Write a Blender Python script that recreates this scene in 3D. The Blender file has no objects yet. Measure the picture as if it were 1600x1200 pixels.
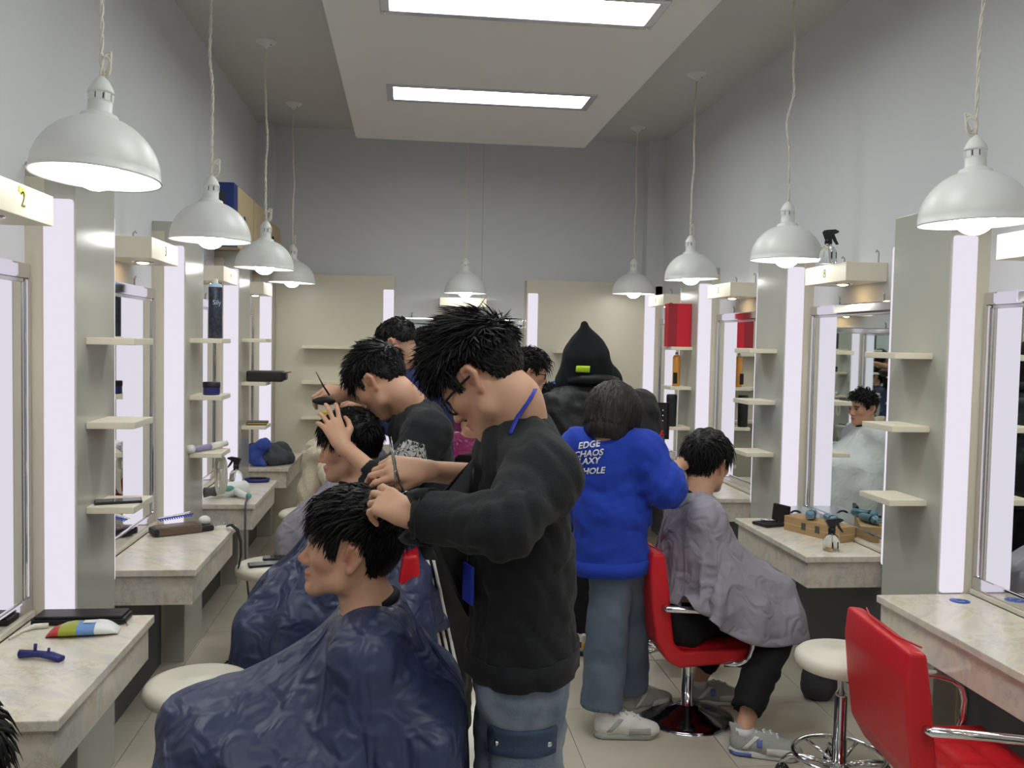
import bpy, bmesh, math, random
import numpy as np
from mathutils import Vector, Matrix
random.seed(7); np.random.seed(7)
PI = math.pi
SC = bpy.context.scene
COL = SC.collection

# ------------------------------------------------------------------ camera
def set_camera():
    f, yaw, pitch, roll, H = 1426.4, .1164, .0464, .0195, 1.65
    fw = Vector((math.sin(yaw)*math.cos(pitch), math.cos(yaw)*math.cos(pitch), -math.sin(pitch)))
    r = Vector((math.cos(yaw), -math.sin(yaw), 0)); d = fw.cross(r)
    r2 = r*math.cos(roll) - d*math.sin(roll); d2 = r*math.sin(roll) + d*math.cos(roll)
    cam = bpy.data.cameras.new('camera'); o = bpy.data.objects.new('camera', cam); COL.objects.link(o)
    cam.sensor_fit = 'HORIZONTAL'; cam.sensor_width = 36; cam.lens = 36*f/1600; cam.clip_start = .05
    m = Matrix((r2, -d2, -fw)).transposed().to_4x4(); m.translation = (0, 0, H)
    o.matrix_world = m; SC.camera = o
set_camera()
w = bpy.data.worlds.new('world'); SC.world = w; w.use_nodes = True
w.node_tree.nodes['Background'].inputs[0].default_value = (.6, .64, .7, 1)
w.node_tree.nodes['Background'].inputs[1].default_value = .05
vs = SC.view_settings
vs.view_transform = 'Standard'; vs.look = 'None'; vs.gamma = 1; vs.use_curve_mapping = False
vs.exposure = 0.5
E_BULB, E_STRIP, E_PANEL = 14.0, .62, 11.0     # radiances of pendant bulbs, pillar light strips and ceiling panels

# ------------------------------------------------------------------ materials
MATS = {}
def lin(c):
    return tuple(((x/255)/12.92 if x/255 <= .04045 else ((x/255+.055)/1.055)**2.4) for x in c)
def mat(name, col=(200, 200, 200), rough=.5, metal=0, spec=.5, noise=0, nscale=8, bump=0, bscale=60, col2=None, stretch=None,
        trans=0, ior=1.45, emit=0, coat=0, sheen=0, attr=None, alpha=1, sss=0, wave=None):
    if name in MATS: return MATS[name]
    m = bpy.data.materials.new(name); m.use_nodes = True; nt = m.node_tree; b = nt.nodes['Principled BSDF']
    c = lin(col) + (1,)
    I = b.inputs
    I['Base Color'].default_value = c; I['Roughness'].default_value = rough; I['Metallic'].default_value = metal
    I['Specular IOR Level'].default_value = spec; I['IOR'].default_value = ior
    I['Transmission Weight'].default_value = trans; I['Coat Weight'].default_value = coat; I['Coat Roughness'].default_value = .1
    if sheen: I['Sheen Weight'].default_value = sheen; I['Sheen Roughness'].default_value = .4
    if alpha < 1: I['Alpha'].default_value = alpha
    if sss: I['Subsurface Weight'].default_value = sss; I['Subsurface Radius'].default_value = (.012, .005, .003); I['Subsurface Scale'].default_value = .6
    if emit:
        I['Emission Color'].default_value = c; I['Emission Strength'].default_value = emit
    tc = None
    def coords():
        nonlocal tc
        if tc is None:
            t = nt.nodes.new('ShaderNodeTexCoord'); mp = nt.nodes.new('ShaderNodeMapping')
            nt.links.new(t.outputs['Object'], mp.inputs[0])
            if stretch: mp.inputs['Scale'].default_value = stretch
            tc = mp.outputs[0]
        return tc
    src = None
    if attr:
        a = nt.nodes.new('ShaderNodeAttribute'); a.attribute_name = attr; src = a.outputs['Color']
        nt.links.new(src, I['Base Color'])
    if noise:
        n = nt.nodes.new('ShaderNodeTexNoise'); n.inputs['Scale'].default_value = nscale; n.inputs['Detail'].default_value = 6
        nt.links.new(coords(), n.inputs['Vector'])
        mx = nt.nodes.new('ShaderNodeMix'); mx.data_type = 'RGBA'
        r = nt.nodes.new('ShaderNodeMapRange'); r.inputs[1].default_value = .35; r.inputs[2].default_value = .68
        r.inputs[4].default_value = noise if col2 is None else 1
        nt.links.new(n.outputs[0], r.inputs[0]); nt.links.new(r.outputs[0], mx.inputs['Factor'])
        if src: nt.links.new(src, mx.inputs['A'])
        else: mx.inputs['A'].default_value = c
        c2 = lin(col2) if col2 else tuple(x*.55 for x in c[:3])
        mx.inputs['B'].default_value = c2 + (1,) if len(c2) == 3 else c2
        nt.links.new(mx.outputs['Result'], I['Base Color'])
    if bump:
        n = nt.nodes.new('ShaderNodeTexNoise'); n.inputs['Scale'].default_value = bscale; n.inputs['Detail'].default_value = 4 if bscale > 30 else 1.2; n.inputs['Distortion'].default_value = 0 if bscale > 30 else 1.2
        nt.links.new(coords(), n.inputs['Vector'])
        bp = nt.nodes.new('ShaderNodeBump'); bp.inputs['Strength'].default_value = bump; bp.inputs['Distance'].default_value = .01 if bscale > 30 else .03
        nt.links.new(n.outputs[0], bp.inputs['Height']); nt.links.new(bp.outputs[0], I['Normal'])
    MATS[name] = m
    return m
def marble():
    m = mat('marble', (226, 223, 214), rough=.22, spec=.5)
    nt = m.node_tree; b = nt.nodes['Principled BSDF']
    t = nt.nodes.new('ShaderNodeTexCoord'); mp = nt.nodes.new('ShaderNodeMapping'); mp.inputs['Rotation'].default_value = (0, .3, .9)
    nt.links.new(t.outputs['Object'], mp.inputs[0])
    n1 = nt.nodes.new('ShaderNodeTexNoise'); n1.inputs['Scale'].default_value = 3.2; n1.inputs['Detail'].default_value = 9; n1.inputs['Distortion'].default_value = 1.6
    mp2 = nt.nodes.new('ShaderNodeMapping'); mp2.inputs['Scale'].default_value = (1, 3.5, 2); nt.links.new(mp.outputs[0], mp2.inputs[0])
    nt.links.new(mp2.outputs[0], n1.inputs['Vector'])
    r1 = nt.nodes.new('ShaderNodeValToRGB'); e = r1.color_ramp.elements
    e[0].position = .30; e[0].color = lin((206, 202, 195)) + (1,); e[1].position = .55; e[1].color = lin((226, 219, 203)) + (1,)
    x = r1.color_ramp.elements.new(.72); x.color = lin((214, 200, 174)) + (1,)
    nt.links.new(n1.outputs[0], r1.inputs[0])
    n2 = nt.nodes.new('ShaderNodeTexNoise'); n2.inputs['Scale'].default_value = 2.1; n2.inputs['Detail'].default_value = 12; n2.inputs['Roughness'].default_value = .7
    nt.links.new(mp.outputs[0], n2.inputs['Vector'])
    r2 = nt.nodes.new('ShaderNodeValToRGB'); e = r2.color_ramp.elements
    e[0].position = .487; e[0].color = (0, 0, 0, 1); e[1].position = .5; e[1].color = (1, 1, 1, 1)
    x = r2.color_ramp.elements.new(.513); x.color = (0, 0, 0, 1)
    nt.links.new(n2.outputs[0], r2.inputs[0])
    mx = nt.nodes.new('ShaderNodeMix'); mx.data_type = 'RGBA'; mx.inputs['B'].default_value = lin((150, 140, 126)) + (1,)
    ml = nt.nodes.new('ShaderNodeMath'); ml.operation = 'MULTIPLY'; ml.inputs[1].default_value = .28
    nt.links.new(r2.outputs[0], ml.inputs[0]); nt.links.new(ml.outputs[0], mx.inputs['Factor']); nt.links.new(r1.outputs[0], mx.inputs['A'])
    nt.links.new(mx.outputs['Result'], b.inputs['Base Color'])
    return m
def emitter(name, col, strength):
    m = bpy.data.materials.new(name); m.use_nodes = True; nt = m.node_tree
    nt.nodes.clear(); o = nt.nodes.new('ShaderNodeOutputMaterial'); e = nt.nodes.new('ShaderNodeEmission')
    e.inputs[0].default_value = lin(col) + (1,); e.inputs[1].default_value = strength
    nt.links.new(e.outputs[0], o.inputs[0]); MATS[name] = m
    return m
mat('wall_paint', (218, 219, 222), rough=.75, noise=.08, nscale=1.5, bump=.03, bscale=180)
mat('ceiling_paint', (206, 204, 200), rough=.85)
mat('panel_paint', (232, 230, 226), rough=.85)
mat('pillar_laminate', (186, 186, 176), rough=.2, spec=.5, noise=.05, nscale=2)
mat('jamb_laminate', (212, 207, 188), rough=.3)
mat('cream', (233, 226, 205), rough=.4, noise=.06, nscale=5)
mat('dark_grey', (98, 99, 103), rough=.6)
mat('tile', (206, 199, 183), rough=.13, spec=.5, noise=.12, nscale=2.5, col2=(196, 188, 171))
mat('grout', (120, 112, 98), rough=.9)
mat('chrome', (225, 225, 228), rough=.08, metal=1)
mat('brushed', (195, 195, 196), rough=.25, metal=1)
mat('mirror', (238, 242, 240), rough=.015, metal=1)
mat('white_plastic', (232, 230, 224), rough=.35)
mat('shade_white', (226, 226, 224), rough=.35, spec=.5)
mat('black_plastic', (24, 24, 27), rough=.4)
mat('black_matte', (20, 20, 22), rough=.8)
mat('rubber', (38, 38, 40), rough=.7)
mat('red_leather', (206, 32, 42), rough=.33, spec=.5, bump=.12, bscale=140)
mat('stool_vinyl', (232, 227, 212), rough=.3, bump=.03, bscale=200)
mat('cable_white', (226, 222, 208), rough=.5)
mat('ink', (116, 110, 40), rough=.6)
marble()
emitter('bulb', (255, 253, 250), E_BULB)
emitter('strip', (248, 241, 255), E_STRIP)
emitter('panel_glow', (250, 255, 252), E_PANEL)

# ------------------------------------------------------------------ mesh builder
class MB:
    def __init__(s): s.v = []; s.f = []; s.m = []; s.cur = 0; s.smooth = []; s.sm = False
    def add(s, vs, fs):
        o = len(s.v); s.v += [tuple(p) for p in vs]
        for f in fs: s.f.append(tuple(i+o for i in f)); s.m.append(s.cur); s.smooth.append(s.sm)
        return s
    def box(s, lo, hi, bev=0, M=None):
        x0, y0, z0 = lo; x1, y1, z1 = hi
        if bev <= 0:
            P = [(x, y, z) for z in (z0, z1) for y in (y0, y1) for x in (x0, x1)]
            F = [(0, 2, 3, 1), (4, 5, 7, 6), (0, 1, 5, 4), (2, 6, 7, 3), (0, 4, 6, 2), (1, 3, 7, 5)]
        else:
            b = min(bev, (x1-x0)*.49, (y1-y0)*.49, (z1-z0)*.49)
            bm = bmesh.new(); bmesh.ops.create_cube(bm, size=1)
            for v in bm.verts: v.co = Vector(((v.co.x+.5)*(x1-x0)+x0, (v.co.y+.5)*(y1-y0)+y0, (v.co.z+.5)*(z1-z0)+z0))
            bmesh.ops.bevel(bm, geom=list(bm.edges), offset=b, segments=2, profile=.6, affect='EDGES')
            bm.verts.index_update(); P = [tuple(v.co) for v in bm.verts]; F = [tuple(v.index for v in f.verts) for f in bm.faces]; bm.free()
        if M is not None: P = [tuple(M @ Vector(p)) for p in P]
        return s.add(P, F)
    def lathe(s, prof, seg=24, M=None, cap0=False, cap1=False, sx=1, sy=1):
        P = []; F = []; n = len(prof)
        for i in range(seg):
            a = 2*PI*i/seg
            for r, z in prof: P.append((r*math.cos(a)*sx, r*math.sin(a)*sy, z))
        for i in range(seg):
            j = (i+1) % seg
            for k in range(n-1): F.append((i*n+k, j*n+k, j*n+k+1, i*n+k+1))
        if cap0: F.append(tuple(i*n for i in range(seg))[::-1])
        if cap1: F.append(tuple(i*n+n-1 for i in range(seg)))
        if M is not None: P = [tuple(M @ Vector(p)) for p in P]
        return s.add(P, F)
    def tube(s, path, r, seg=8, closed=False, flat=1):
        path = [Vector(p) for p in path]; n = len(path); P = []; F = []
        rs = r if hasattr(r, '__len__') else [r]*n
        up = None
        for i in range(n):
            a = path[(i-1) % n] if (closed or i > 0) else path[i]; b = path[(i+1) % n] if (closed or i < n-1) else path[i]
            t = (b-a).normalized()
            if up is None: up = t.orthogonal().normalized()
            up = (up - t*up.dot(t)).normalized(); sd = t.cross(up)
            for k in range(seg):
                an = 2*PI*k/seg; P.append(path[i] + up*math.cos(an)*rs[i]*flat + sd*math.sin(an)*rs[i])
        for i in range(n if closed else n-1):
            j = (i+1) % n
            for k in range(seg): F.append((i*seg+k, i*seg+(k+1) % seg, j*seg+(k+1) % seg, j*seg+k))
        if not closed: F.append(tuple(range(seg))[::-1]); F.append(tuple((n-1)*seg+k for k in range(seg)))
        return s.add(P, F)
    def ball(s, c, r, seg=16, rings=10, M=None):
        if not hasattr(r, '__len__'): r = (r, r, r)
        P = [(c[0], c[1], c[2]+r[2])]; F = []
        for i in range(1, rings):
            t = PI*i/rings
            for k in range(seg): a = 2*PI*k/seg; P.append((c[0]+r[0]*math.sin(t)*math.cos(a), c[1]+r[1]*math.sin(t)*math.sin(a), c[2]+r[2]*math.cos(t)))
        P.append((c[0], c[1], c[2]-r[2])); L = len(P)-1
        for k in range(seg): F.append((0, 1+k, 1+(k+1) % seg)); F.append((L, L-seg+(k+1) % seg, L-seg+k))
        for i in range(rings-2):
            for k in range(seg): a = 1+i*seg; F.append((a+k, a+seg+k, a+seg+(k+1) % seg, a+(k+1) % seg))
        if M is not None: P = [tuple(M @ Vector(p)) for p in P]
        return s.add(P, F)
    def prism(s, poly, z0, z1, M=None):
        n = len(poly); P = [(x, y, z0) for x, y in poly] + [(x, y, z1) for x, y in poly]
        F = [tuple(range(n))[::-1], tuple(range(n, 2*n))] + [(i, (i+1) % n, n+(i+1) % n, n+i) for i in range(n)]
        if M is not None: P = [tuple(M @ Vector(p)) for p in P]
        return s.add(P, F)
    def mesh(s, name, mats):
        me = bpy.data.meshes.new(name); me.from_pydata(s.v, [], s.f)
        for m in (mats if isinstance(mats, (list, tuple)) else [mats]): me.materials.append(MATS[m] if isinstance(m, str) else m)
        me.polygons.foreach_set('material_index', s.m); me.polygons.foreach_set('use_smooth', s.smooth)
        bm = bmesh.new(); bm.from_mesh(me); bmesh.ops.recalc_face_normals(bm, faces=bm.faces); bm.to_mesh(me); bm.free()
        me.update(); return me
    def build(s, name, mats, parent=None, **k): return link(name, s.mesh(name, mats), parent, **k)
def smooth(): m = MB(); m.sm = True; return m
def link(name, me, parent=None, loc=None, rot=None, label=None, cat=None, group=None, kind=None):
    o = bpy.data.objects.new(name, me); COL.objects.link(o)
    if parent is not None: o.parent = parent
    if loc is not None: o.location = loc
    if rot is not None: o.rotation_euler = rot
    tag(o, label, cat, group, kind); return o
def tag(o, label=None, cat=None, group=None, kind=None):
    for k, v in (('label', label), ('category', cat), ('group', group), ('kind', kind)):
        if v: o[k] = v
    return o
def empty(name, loc, label, cat, group=None, rz=0):
    o = link(name, None, loc=loc, rot=(0, 0, rz), label=label, cat=cat, group=group); o.empty_display_size = .05; return o
def TR(x=0, y=0, z=0, rx=0, ry=0, rz=0, s=1):
    return Matrix.Translation((x, y, z)) @ Matrix.Rotation(rz, 4, 'Z') @ Matrix.Rotation(ry, 4, 'Y') @ Matrix.Rotation(rx, 4, 'X') @ Matrix.Scale(s, 4)
def text_mesh(body, size, depth=.001, align='CENTER', shear=0, bold=0, space=1.0, lines=1.0):
    cu = bpy.data.curves.new('lettering', 'FONT'); cu.body = body; cu.size = size; cu.extrude = depth; cu.align_x = align; cu.align_y = 'CENTER'
    cu.shear = shear; cu.offset = bold; cu.space_character = space; cu.space_line = lines; cu.resolution_u = 3
    o = bpy.data.objects.new('lettering', cu); COL.objects.link(o)
    dg = bpy.context.evaluated_depsgraph_get(); me = bpy.data.meshes.new_from_object(o.evaluated_get(dg))
    bpy.data.objects.remove(o); bpy.data.curves.remove(cu); return me
def copy_tree(o, loc=None, rz=None, label=None, group=None):
    def cp(a, par):
        c = a.copy(); COL.objects.link(c); c.parent = par
        for ch in a.children: cp(ch, c)
        return c
    r = cp(o, None)
    if loc is not None: r.location = loc
    if rz is not None: r.rotation_euler[2] = rz
    if label: r['label'] = label
    if group: r['group'] = group
    return r
# ------------------------------------------------------------------ room shell
XL, XR, YB, YF, ZC = -1.25, 2.235, 8.0, -2.4, 3.43
def wall(name, lo, hi, m='wall_paint'):
    return MB().box(lo, hi).build(name, m, kind='structure', label=None)
wall('wall_left', (XL-.1, YF-.1, 0), (XL, YB+.1, ZC)); wall('wall_right', (XR, YF-.1, 0), (XR+.1, YB+.1, ZC))
wall('wall_back', (XL, YB, 0), (XR, YB+.1, ZC)); wall('wall_front', (XL, YF-.1, 0), (XR, YF, ZC))
wall('ceiling', (XL-.1, YF-.1, ZC), (XR+.1, YB+.1, ZC+.1), 'ceiling_paint')
wall('trim_1', (XL, YB-.14, 2.0), (XL+.13, YB, ZC)); wall('trim_2', (XR-.15, YB-.14, 2.0), (XR, YB, ZC))
# dropped ceiling slab with its recessed light panels
ZP = 3.22; PX0, PX1, PY1 = -.41, 1.405, 7.33
LX0, LX1 = -.145, 1.187; LY = [(y, y+.39) for y in (5.755, 4.135, 2.515, .895, -.725)]
slab = MB(); ys = [YF]
for a, b in sorted(LY): ys += [a, b]
ys.append(PY1)
for i in range(0, len(ys), 2): slab.box((PX0, ys[i], ZP), (PX1, ys[i+1], ZC))
for a, b in LY:
    slab.box((PX0, a, ZP), (LX0, b, ZC)); slab.box((LX1, a, ZP), (PX1, b, ZC)); slab.box((LX0, a, ZP+.09), (LX1, b, ZC))
slab.build('trim_3', 'panel_paint', kind='structure')
for i, (a, b) in enumerate(LY):
    lt = empty('ceiling_light', ((LX0+LX1)/2, (a+b)/2, ZP), ['long recessed fluorescent ceiling panel closest to the back wall', 'long recessed fluorescent ceiling panel second from the back wall'][i] if i < 2 else ['recessed ceiling light panel above the near-left head', 'recessed ceiling light panel near the front wall', 'recessed ceiling light panel third from the back wall'][i-3], 'ceiling light', 'recessed ceiling light panels')
    hx, hy = (LX1-LX0)/2, (b-a)/2
    f = MB()
    for x0, y0, x1, y1 in ((-hx, -hy, hx, -hy+.045), (-hx, hy-.045, hx, hy), (-hx, -hy+.045, -hx+.045, hy-.045), (hx-.045, -hy+.045, hx, hy-.045)):
        f.box((x0, y0, -.006), (x1, y1, .012), .004)
    f.build('frame', 'brushed', lt)
    MB().box((-hx+.045, -hy+.045, .008), (hx-.045, hy-.045, .02)).build('diffuser', 'panel_glow', lt)
    for q in (-1, 1): smooth().ball((q*(hx-.02), hy-.02, -.007), .006, 8, 5).build('screw', 'chrome', lt)
# floor: bedding with separate tiles
fl = MB().box((XL-.1, YF-.1, -.1), (XR+.1, YB+.1, -.004)).build('floor', 'grout', kind='structure')
tm = MB().box((.0015, .0015, -.004), (.5985, .5985, 0), .0012).mesh('tile', 'tile')
x0 = .717-.6*4; y0 = 3.983-.6*11
for i in range(7):
    for j in range(19):
        a, b = x0+.6*i, y0+.6*j
        if a+.6 < XL or a > XR or b+.6 < YF or b > YB: continue
        link('tile', tm, fl, loc=(a, b, 0))

# ------------------------------------------------------------------ pillars with light strips and shelves
PD = .16      # how far pillars stand out from the wall
ZPT = 2.21
def shelf_mesh():
    return MB().box((0, 0, -.024), (.16, .24, 0), .003).mesh('shelf', 'cream')
SHELF = shelf_mesh()
STRIP_M = {}
def strip_mesh(z0, w=.095):
    k = (round(z0, 3), w)
    if k not in STRIP_M:
        m = MB(); m.cur = 0; m.box((0, -.02, z0), (w, .004, 2.09), .012); STRIP_M[k] = m.mesh('light_strip', 'strip')
    return STRIP_M[k]
SH_Z = (1.636, 1.345, 1.05)
def pillar(side, y0, y1, label, shelves=True, both=True):
    s = 1 if side == 'L' else -1
    X = XL if side == 'L' else XR
    p = empty('shelf_pillar', (X, y0, 0), label, 'pillar', 'shelf pillars between the mirror stations')
    if s < 0: p.scale = (-1, 1, 1)          # mirrored twin
    D = y1-y0
    b = MB(); b.box((0, .006, 0), (PD, D-.006, ZPT), .004); b.build('body', 'pillar_laminate', p)
    MB().box((0, 0, 0), (PD-.1, .006, ZPT-.05)).build('jamb', 'jamb_laminate', p)
    if both: MB().box((0, D-.006, 0), (PD-.1, D, ZPT-.05)).build('jamb', 'jamb_laminate', p)
    link('light_strip', strip_mesh(.705), p, loc=(PD-.098, 0, 0))
    if both: link('light_strip', strip_mesh(.705), p, loc=(PD-.003, D, 0), rot=(0, 0, PI))
    if shelves:
        for z in SH_Z: link('shelf', SHELF, p, loc=(PD, (D-.24)/2+.005, z))
    return p
LP = [(.22, .63), (1.70, 2.12), (3.185, 3.60), (4.695, 5.11), (6.17, 6.59), (7.66, 7.99)]
RP = [(.24, .67), (1.77, 2.20), (3.305, 3.73), (4.835, 5.26), (6.365, 6.79), (7.86, 7.99)]
PLAB = {('L', 2): 'grey laminate pillar holding a black phone on its lowest shelf', ('L', 3): 'grey laminate pillar whose shelves hold the dark spray can, jar and curling iron',
        ('L', 4): 'grey laminate pillar whose shelves hold a black case and a wallet', ('L', 5): 'narrow grey pillar with light strip in the corner beside the three long wall shelves',
        ('R', 2): 'grey laminate pillar with three empty cream shelves beside the near red chair', ('R', 3): 'grey laminate pillar with empty shelves behind the seated client in black trousers',
        ('R', 4): 'grey laminate pillar whose shelves hold a red bag, spray can and tumbler', ('R', 5): 'narrow pillar with light strip in the corner behind the hooded person'}
for sd, LST in (('L', LP), ('R', RP)):
    for i, (a, b) in enumerate(LST):
        pillar(sd, a, b, PLAB.get((sd, i), 'grey laminate pillar with cream shelves at the front of the room'), shelves=(i != 5), both=(i != 5))

# ------------------------------------------------------------------ mirrors, tables, number boxes
def station(side, i, ya, yb, ty0, ty1, num, where):
    s = 1 if side == 'L' else -1; X = XL if side == 'L' else XR
    W = yb-ya
    # mirror
    mr = empty('wall_mirror', (X, ya, .70), 'chrome framed wall mirror '+where, 'mirror', 'chrome framed wall mirrors')
    if s < 0: mr.scale = (-1, 1, 1)
    zb, zt, fw = .02, 1.175, .05
    MB().box((.004, .03, zb+.03), (.012, W-.03, zt-.03)).build('glass', 'mirror', mr)
    f = MB()
    def bar(a, b, horizontal):
        # bevelled profile: outer step and sloping inner face
        if horizontal:
            y0, y1, z0, z1, inw = a[0], b[0], a[1], b[1], None
        f.box((.0, a[0], a[1]), (.022, b[0], b[1]), .007)
    bar((.002, zb), (W-.002, zb+fw), 1); bar((.002, zt-fw), (W-.002, zt), 1); bar((.002, zb+fw), (fw*.8, zt-fw), 0); bar((W-fw*.8, zb+fw), (W-.002, zt-fw), 0)
    f.build('frame', 'chrome', mr)
    g = MB(); iw = fw*.8
    g.box((.01, iw, zb+fw), (.016, iw+.014, zt-fw), .003); g.box((.01, W-iw-.014, zb+fw), (.016, W-iw, zt-fw), .003); g.box((.01, iw, zt-fw-.014), (.016, W-iw, zt-fw), .003)
    g.build('inner_bead', 'brushed', mr)
    lg = MB().box((.0, .0, -.0), (.03, W, .02), .003).build('ledge', 'jamb_laminate', mr)
    for yy in (W*.3, W*.7): smooth().tube([(.012, yy, zt), (.012, yy, zt+.03), (.02, yy, zt+.04)], .004, 6).build('mounting_clip', 'brushed', mr)
    # table
    TD = .415
    t = empty('styling_table', (X, ty0, 0), 'cream marble styling table '+where, 'table', 'marble styling tables')
    if s < 0: t.scale = (-1, 1, 1)
    TW = ty1-ty0
    MB().box((.032, 0, .672), (TD, TW, .70), .004).build('slab', 'marble', t)
    MB().box((.034, .02, .55), (TD-.018, TW-.008, .672), .002).build('apron', 'marble', t)
    MB().box((.034, -.165, 0), (.05, TW-.004, .55)).build('base_panel', 'dark_grey', t)
    MB().box((.034, -.165, .55), (.05, 0, .70)).build('back_strip', 'pillar_laminate', t)
    # number box above the mirror
    hb = empty('number_box', (X, (ya+yb)/2, 1.965), 'cream downlight box numbered %s above the mirror ' % num + where if num else 'cream downlight box above the mirror '+where, 'light box', 'numbered downlight boxes')
    if s < 0: hb.scale = (-1, 1, 1)
    MB().box((0, -.22, 0), (.205, .22, .088), .003).build('body', 'cream', hb)
    d = smooth().lathe([(.0, .001), (.03, .001), (.034, -.004), (.045, -.006), (.048, 0)], 20, TR(.11, 0, 0)); d.build('downlight', ['chrome'], hb)
    smooth().ball((.11, 0, -.003), (.026, .026, .008), 12, 6).build('downlight_lens', 'bulb_warm', hb)
    if num:
        me = text_mesh(num, .06, .0006); me.materials.append(MATS['ink'])
        q = link('number', me, hb, loc=(.2062, .0, .045), rot=(PI/2, 0, PI/2))
        if s < 0: q.scale = (-1, 1, 1)
        if num == '2':
            MB().prism([(.0, .02), (.05, .012), (.035, .03), (.005, .036)], .2056, .2068, Matrix(((0, 0, 1, 0), (1, 0, 0, -.03), (0, 1, 0, .045), (0, 0, 0, 1)))).build('peeling_sticker', 'sticker_yellow', hb)
    for yy in (-.17, .17): smooth().tube([(.02, yy, .088), (.02, yy, .14), (.03, yy, .15), (.035, yy, .14)], .004, 6).build('hook', 'brushed', hb)
mat('sticker_yellow', (214, 208, 60), rough=.5)
emitter('bulb_warm', (255, 214, 150), 26.0)
station('L', 0, .63, 1.70, .83, 1.695, None, 'behind the near-left head')
station('L', 1, 2.12, 3.185, 2.31, 3.18, '2', 'holding the tissue pack and zip pouch')
station('L', 2, 3.60, 4.695, 3.79, 4.69, '3', 'holding the bronze pouch with black strap')
station('L', 3, 5.11, 6.17, 5.27, 6.165, '4', 'holding the hair dryer')
station('L', 4, 6.59, 7.66, 6.74, 7.655, None, 'holding the folded jacket')
station('R', 0, .67, 1.77, .86, 1.765, None, 'at the front of the right wall')
station('R', 1, 2.20, 3.305, 2.39, 3.30, '9', 'with the round blue sticker')
station('R', 2, 3.73, 4.835, 3.92, 4.83, '8', 'holding the open clipper case and cardboard box')
station('R', 3, 5.26, 6.365, 5.45, 6.36, '7', 'behind the client in the grey cape')
station('R', 4, 6.79, 7.86, 6.97, 7.84, '6', 'beside the hooded person')

# ------------------------------------------------------------------ back wall station
def back_panel(x0, x1, sx, name, label, shelves):
    p = empty(name, (x0, YB, 0), label, 'wall panel', 'panels on the back wall')
    W = x1-x0
    MB().box((0, -.15, 0), (W, 0, 2.185), .004).build('body', 'jamb_laminate', p)
    m = MB(); m.box((sx, -.158, .75), (sx+.088, -.13, 2.07), .008); m.build('light_strip', 'strip', p)
    for z, a, b in shelves:
        MB().box((a, -.30, z-.025), (b, -.15, z), .003).build('shelf', 'cream', p)
    return p
back_panel(-1.09, -.10, .895, 'wall_panel', 'cream wall panel with three long shelves and a light strip at its edge', [(1.585, .235, .80), (1.29, .235, .80), (.995, .235, .80), (.70, .235, .80)])
back_panel(1.03, 2.075, .012, 'wall_panel', 'cream wall panel with one short shelf behind the hooded person', [(1.585, .24, .72), (1.29, .24, .72), (.995, .24, .72)])
def back_station():
    x0, x1 = -.10, 1.03; W = x1-x0
    mr = empty('wall_mirror', (x0, YB, .70), 'wide chrome framed mirror on the back wall under the box numbered 5', 'mirror', 'chrome framed wall mirrors')
    zb, zt, fw = .02, 1.14, .055
    MB().box((.03, -.012, zb+.03), (W-.03, -.004, zt-.03)).build('glass', 'mirror', mr)
    f = MB()
    for a, b in (((.0, zb), (W, zb+fw)), ((.0, zt-fw), (W, zt)), ((0, zb+fw), (fw, zt-fw)), ((W-fw, zb+fw), (W, zt-fw))):
        f.box((a[0], -.03, a[1]), (b[0], 0, b[1]), .008)
    f.build('frame', 'chrome', mr)
    for xx in (W*.13, W*.86): smooth().tube([(xx, -.01, zt), (xx, -.01, zt+.04), (xx+.012, -.015, zt+.05)], .005, 6).build('mounting_clip', 'brushed', mr)
    t = empty('styling_table', (.465, YB, 0), 'white marble styling table under the back wall mirror', 'table', 'marble styling tables')
    MB().box((-.555, -.5, .672), (.555, -.003, .70), .004).build('slab', 'marble', t)
    MB().box((-.545, -.48, .50), (.545, -.003, .672), .002).build('apron', 'marble', t)
    MB().box((-.53, -.06, 0), (.53, -.003, .5)).build('base_panel', 'pillar_laminate', t)
    hb = empty('number_box', (.48, YB, 1.94), 'cream box numbered 5 on the back wall under the pendant lamp', 'light box', 'numbered downlight boxes')
    MB().box((-.2, -.2, 0), (.2, 0, .075), .003).build('body', 'cream', hb)
    smooth().lathe([(.0, .001), (.03, .001), (.034, -.004), (.045, -.006), (.048, 0)], 20, TR(0, -.1, 0)).build('downlight', 'chrome', hb)
    smooth().ball((0, -.1, -.003), (.026, .026, .008), 12, 6).build('downlight_lens', 'bulb_warm', hb)
    me = text_mesh('5', .05, .0006); me.materials.append(MATS['ink']); link('number', me, hb, loc=(0, -.2012, .038), rot=(PI/2, 0, 0))
back_station()
MB().box((.648, YB-.004, 2.0), (.652, YB, ZC)).build('trim_4', 'pillar_laminate', kind='structure')

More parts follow.
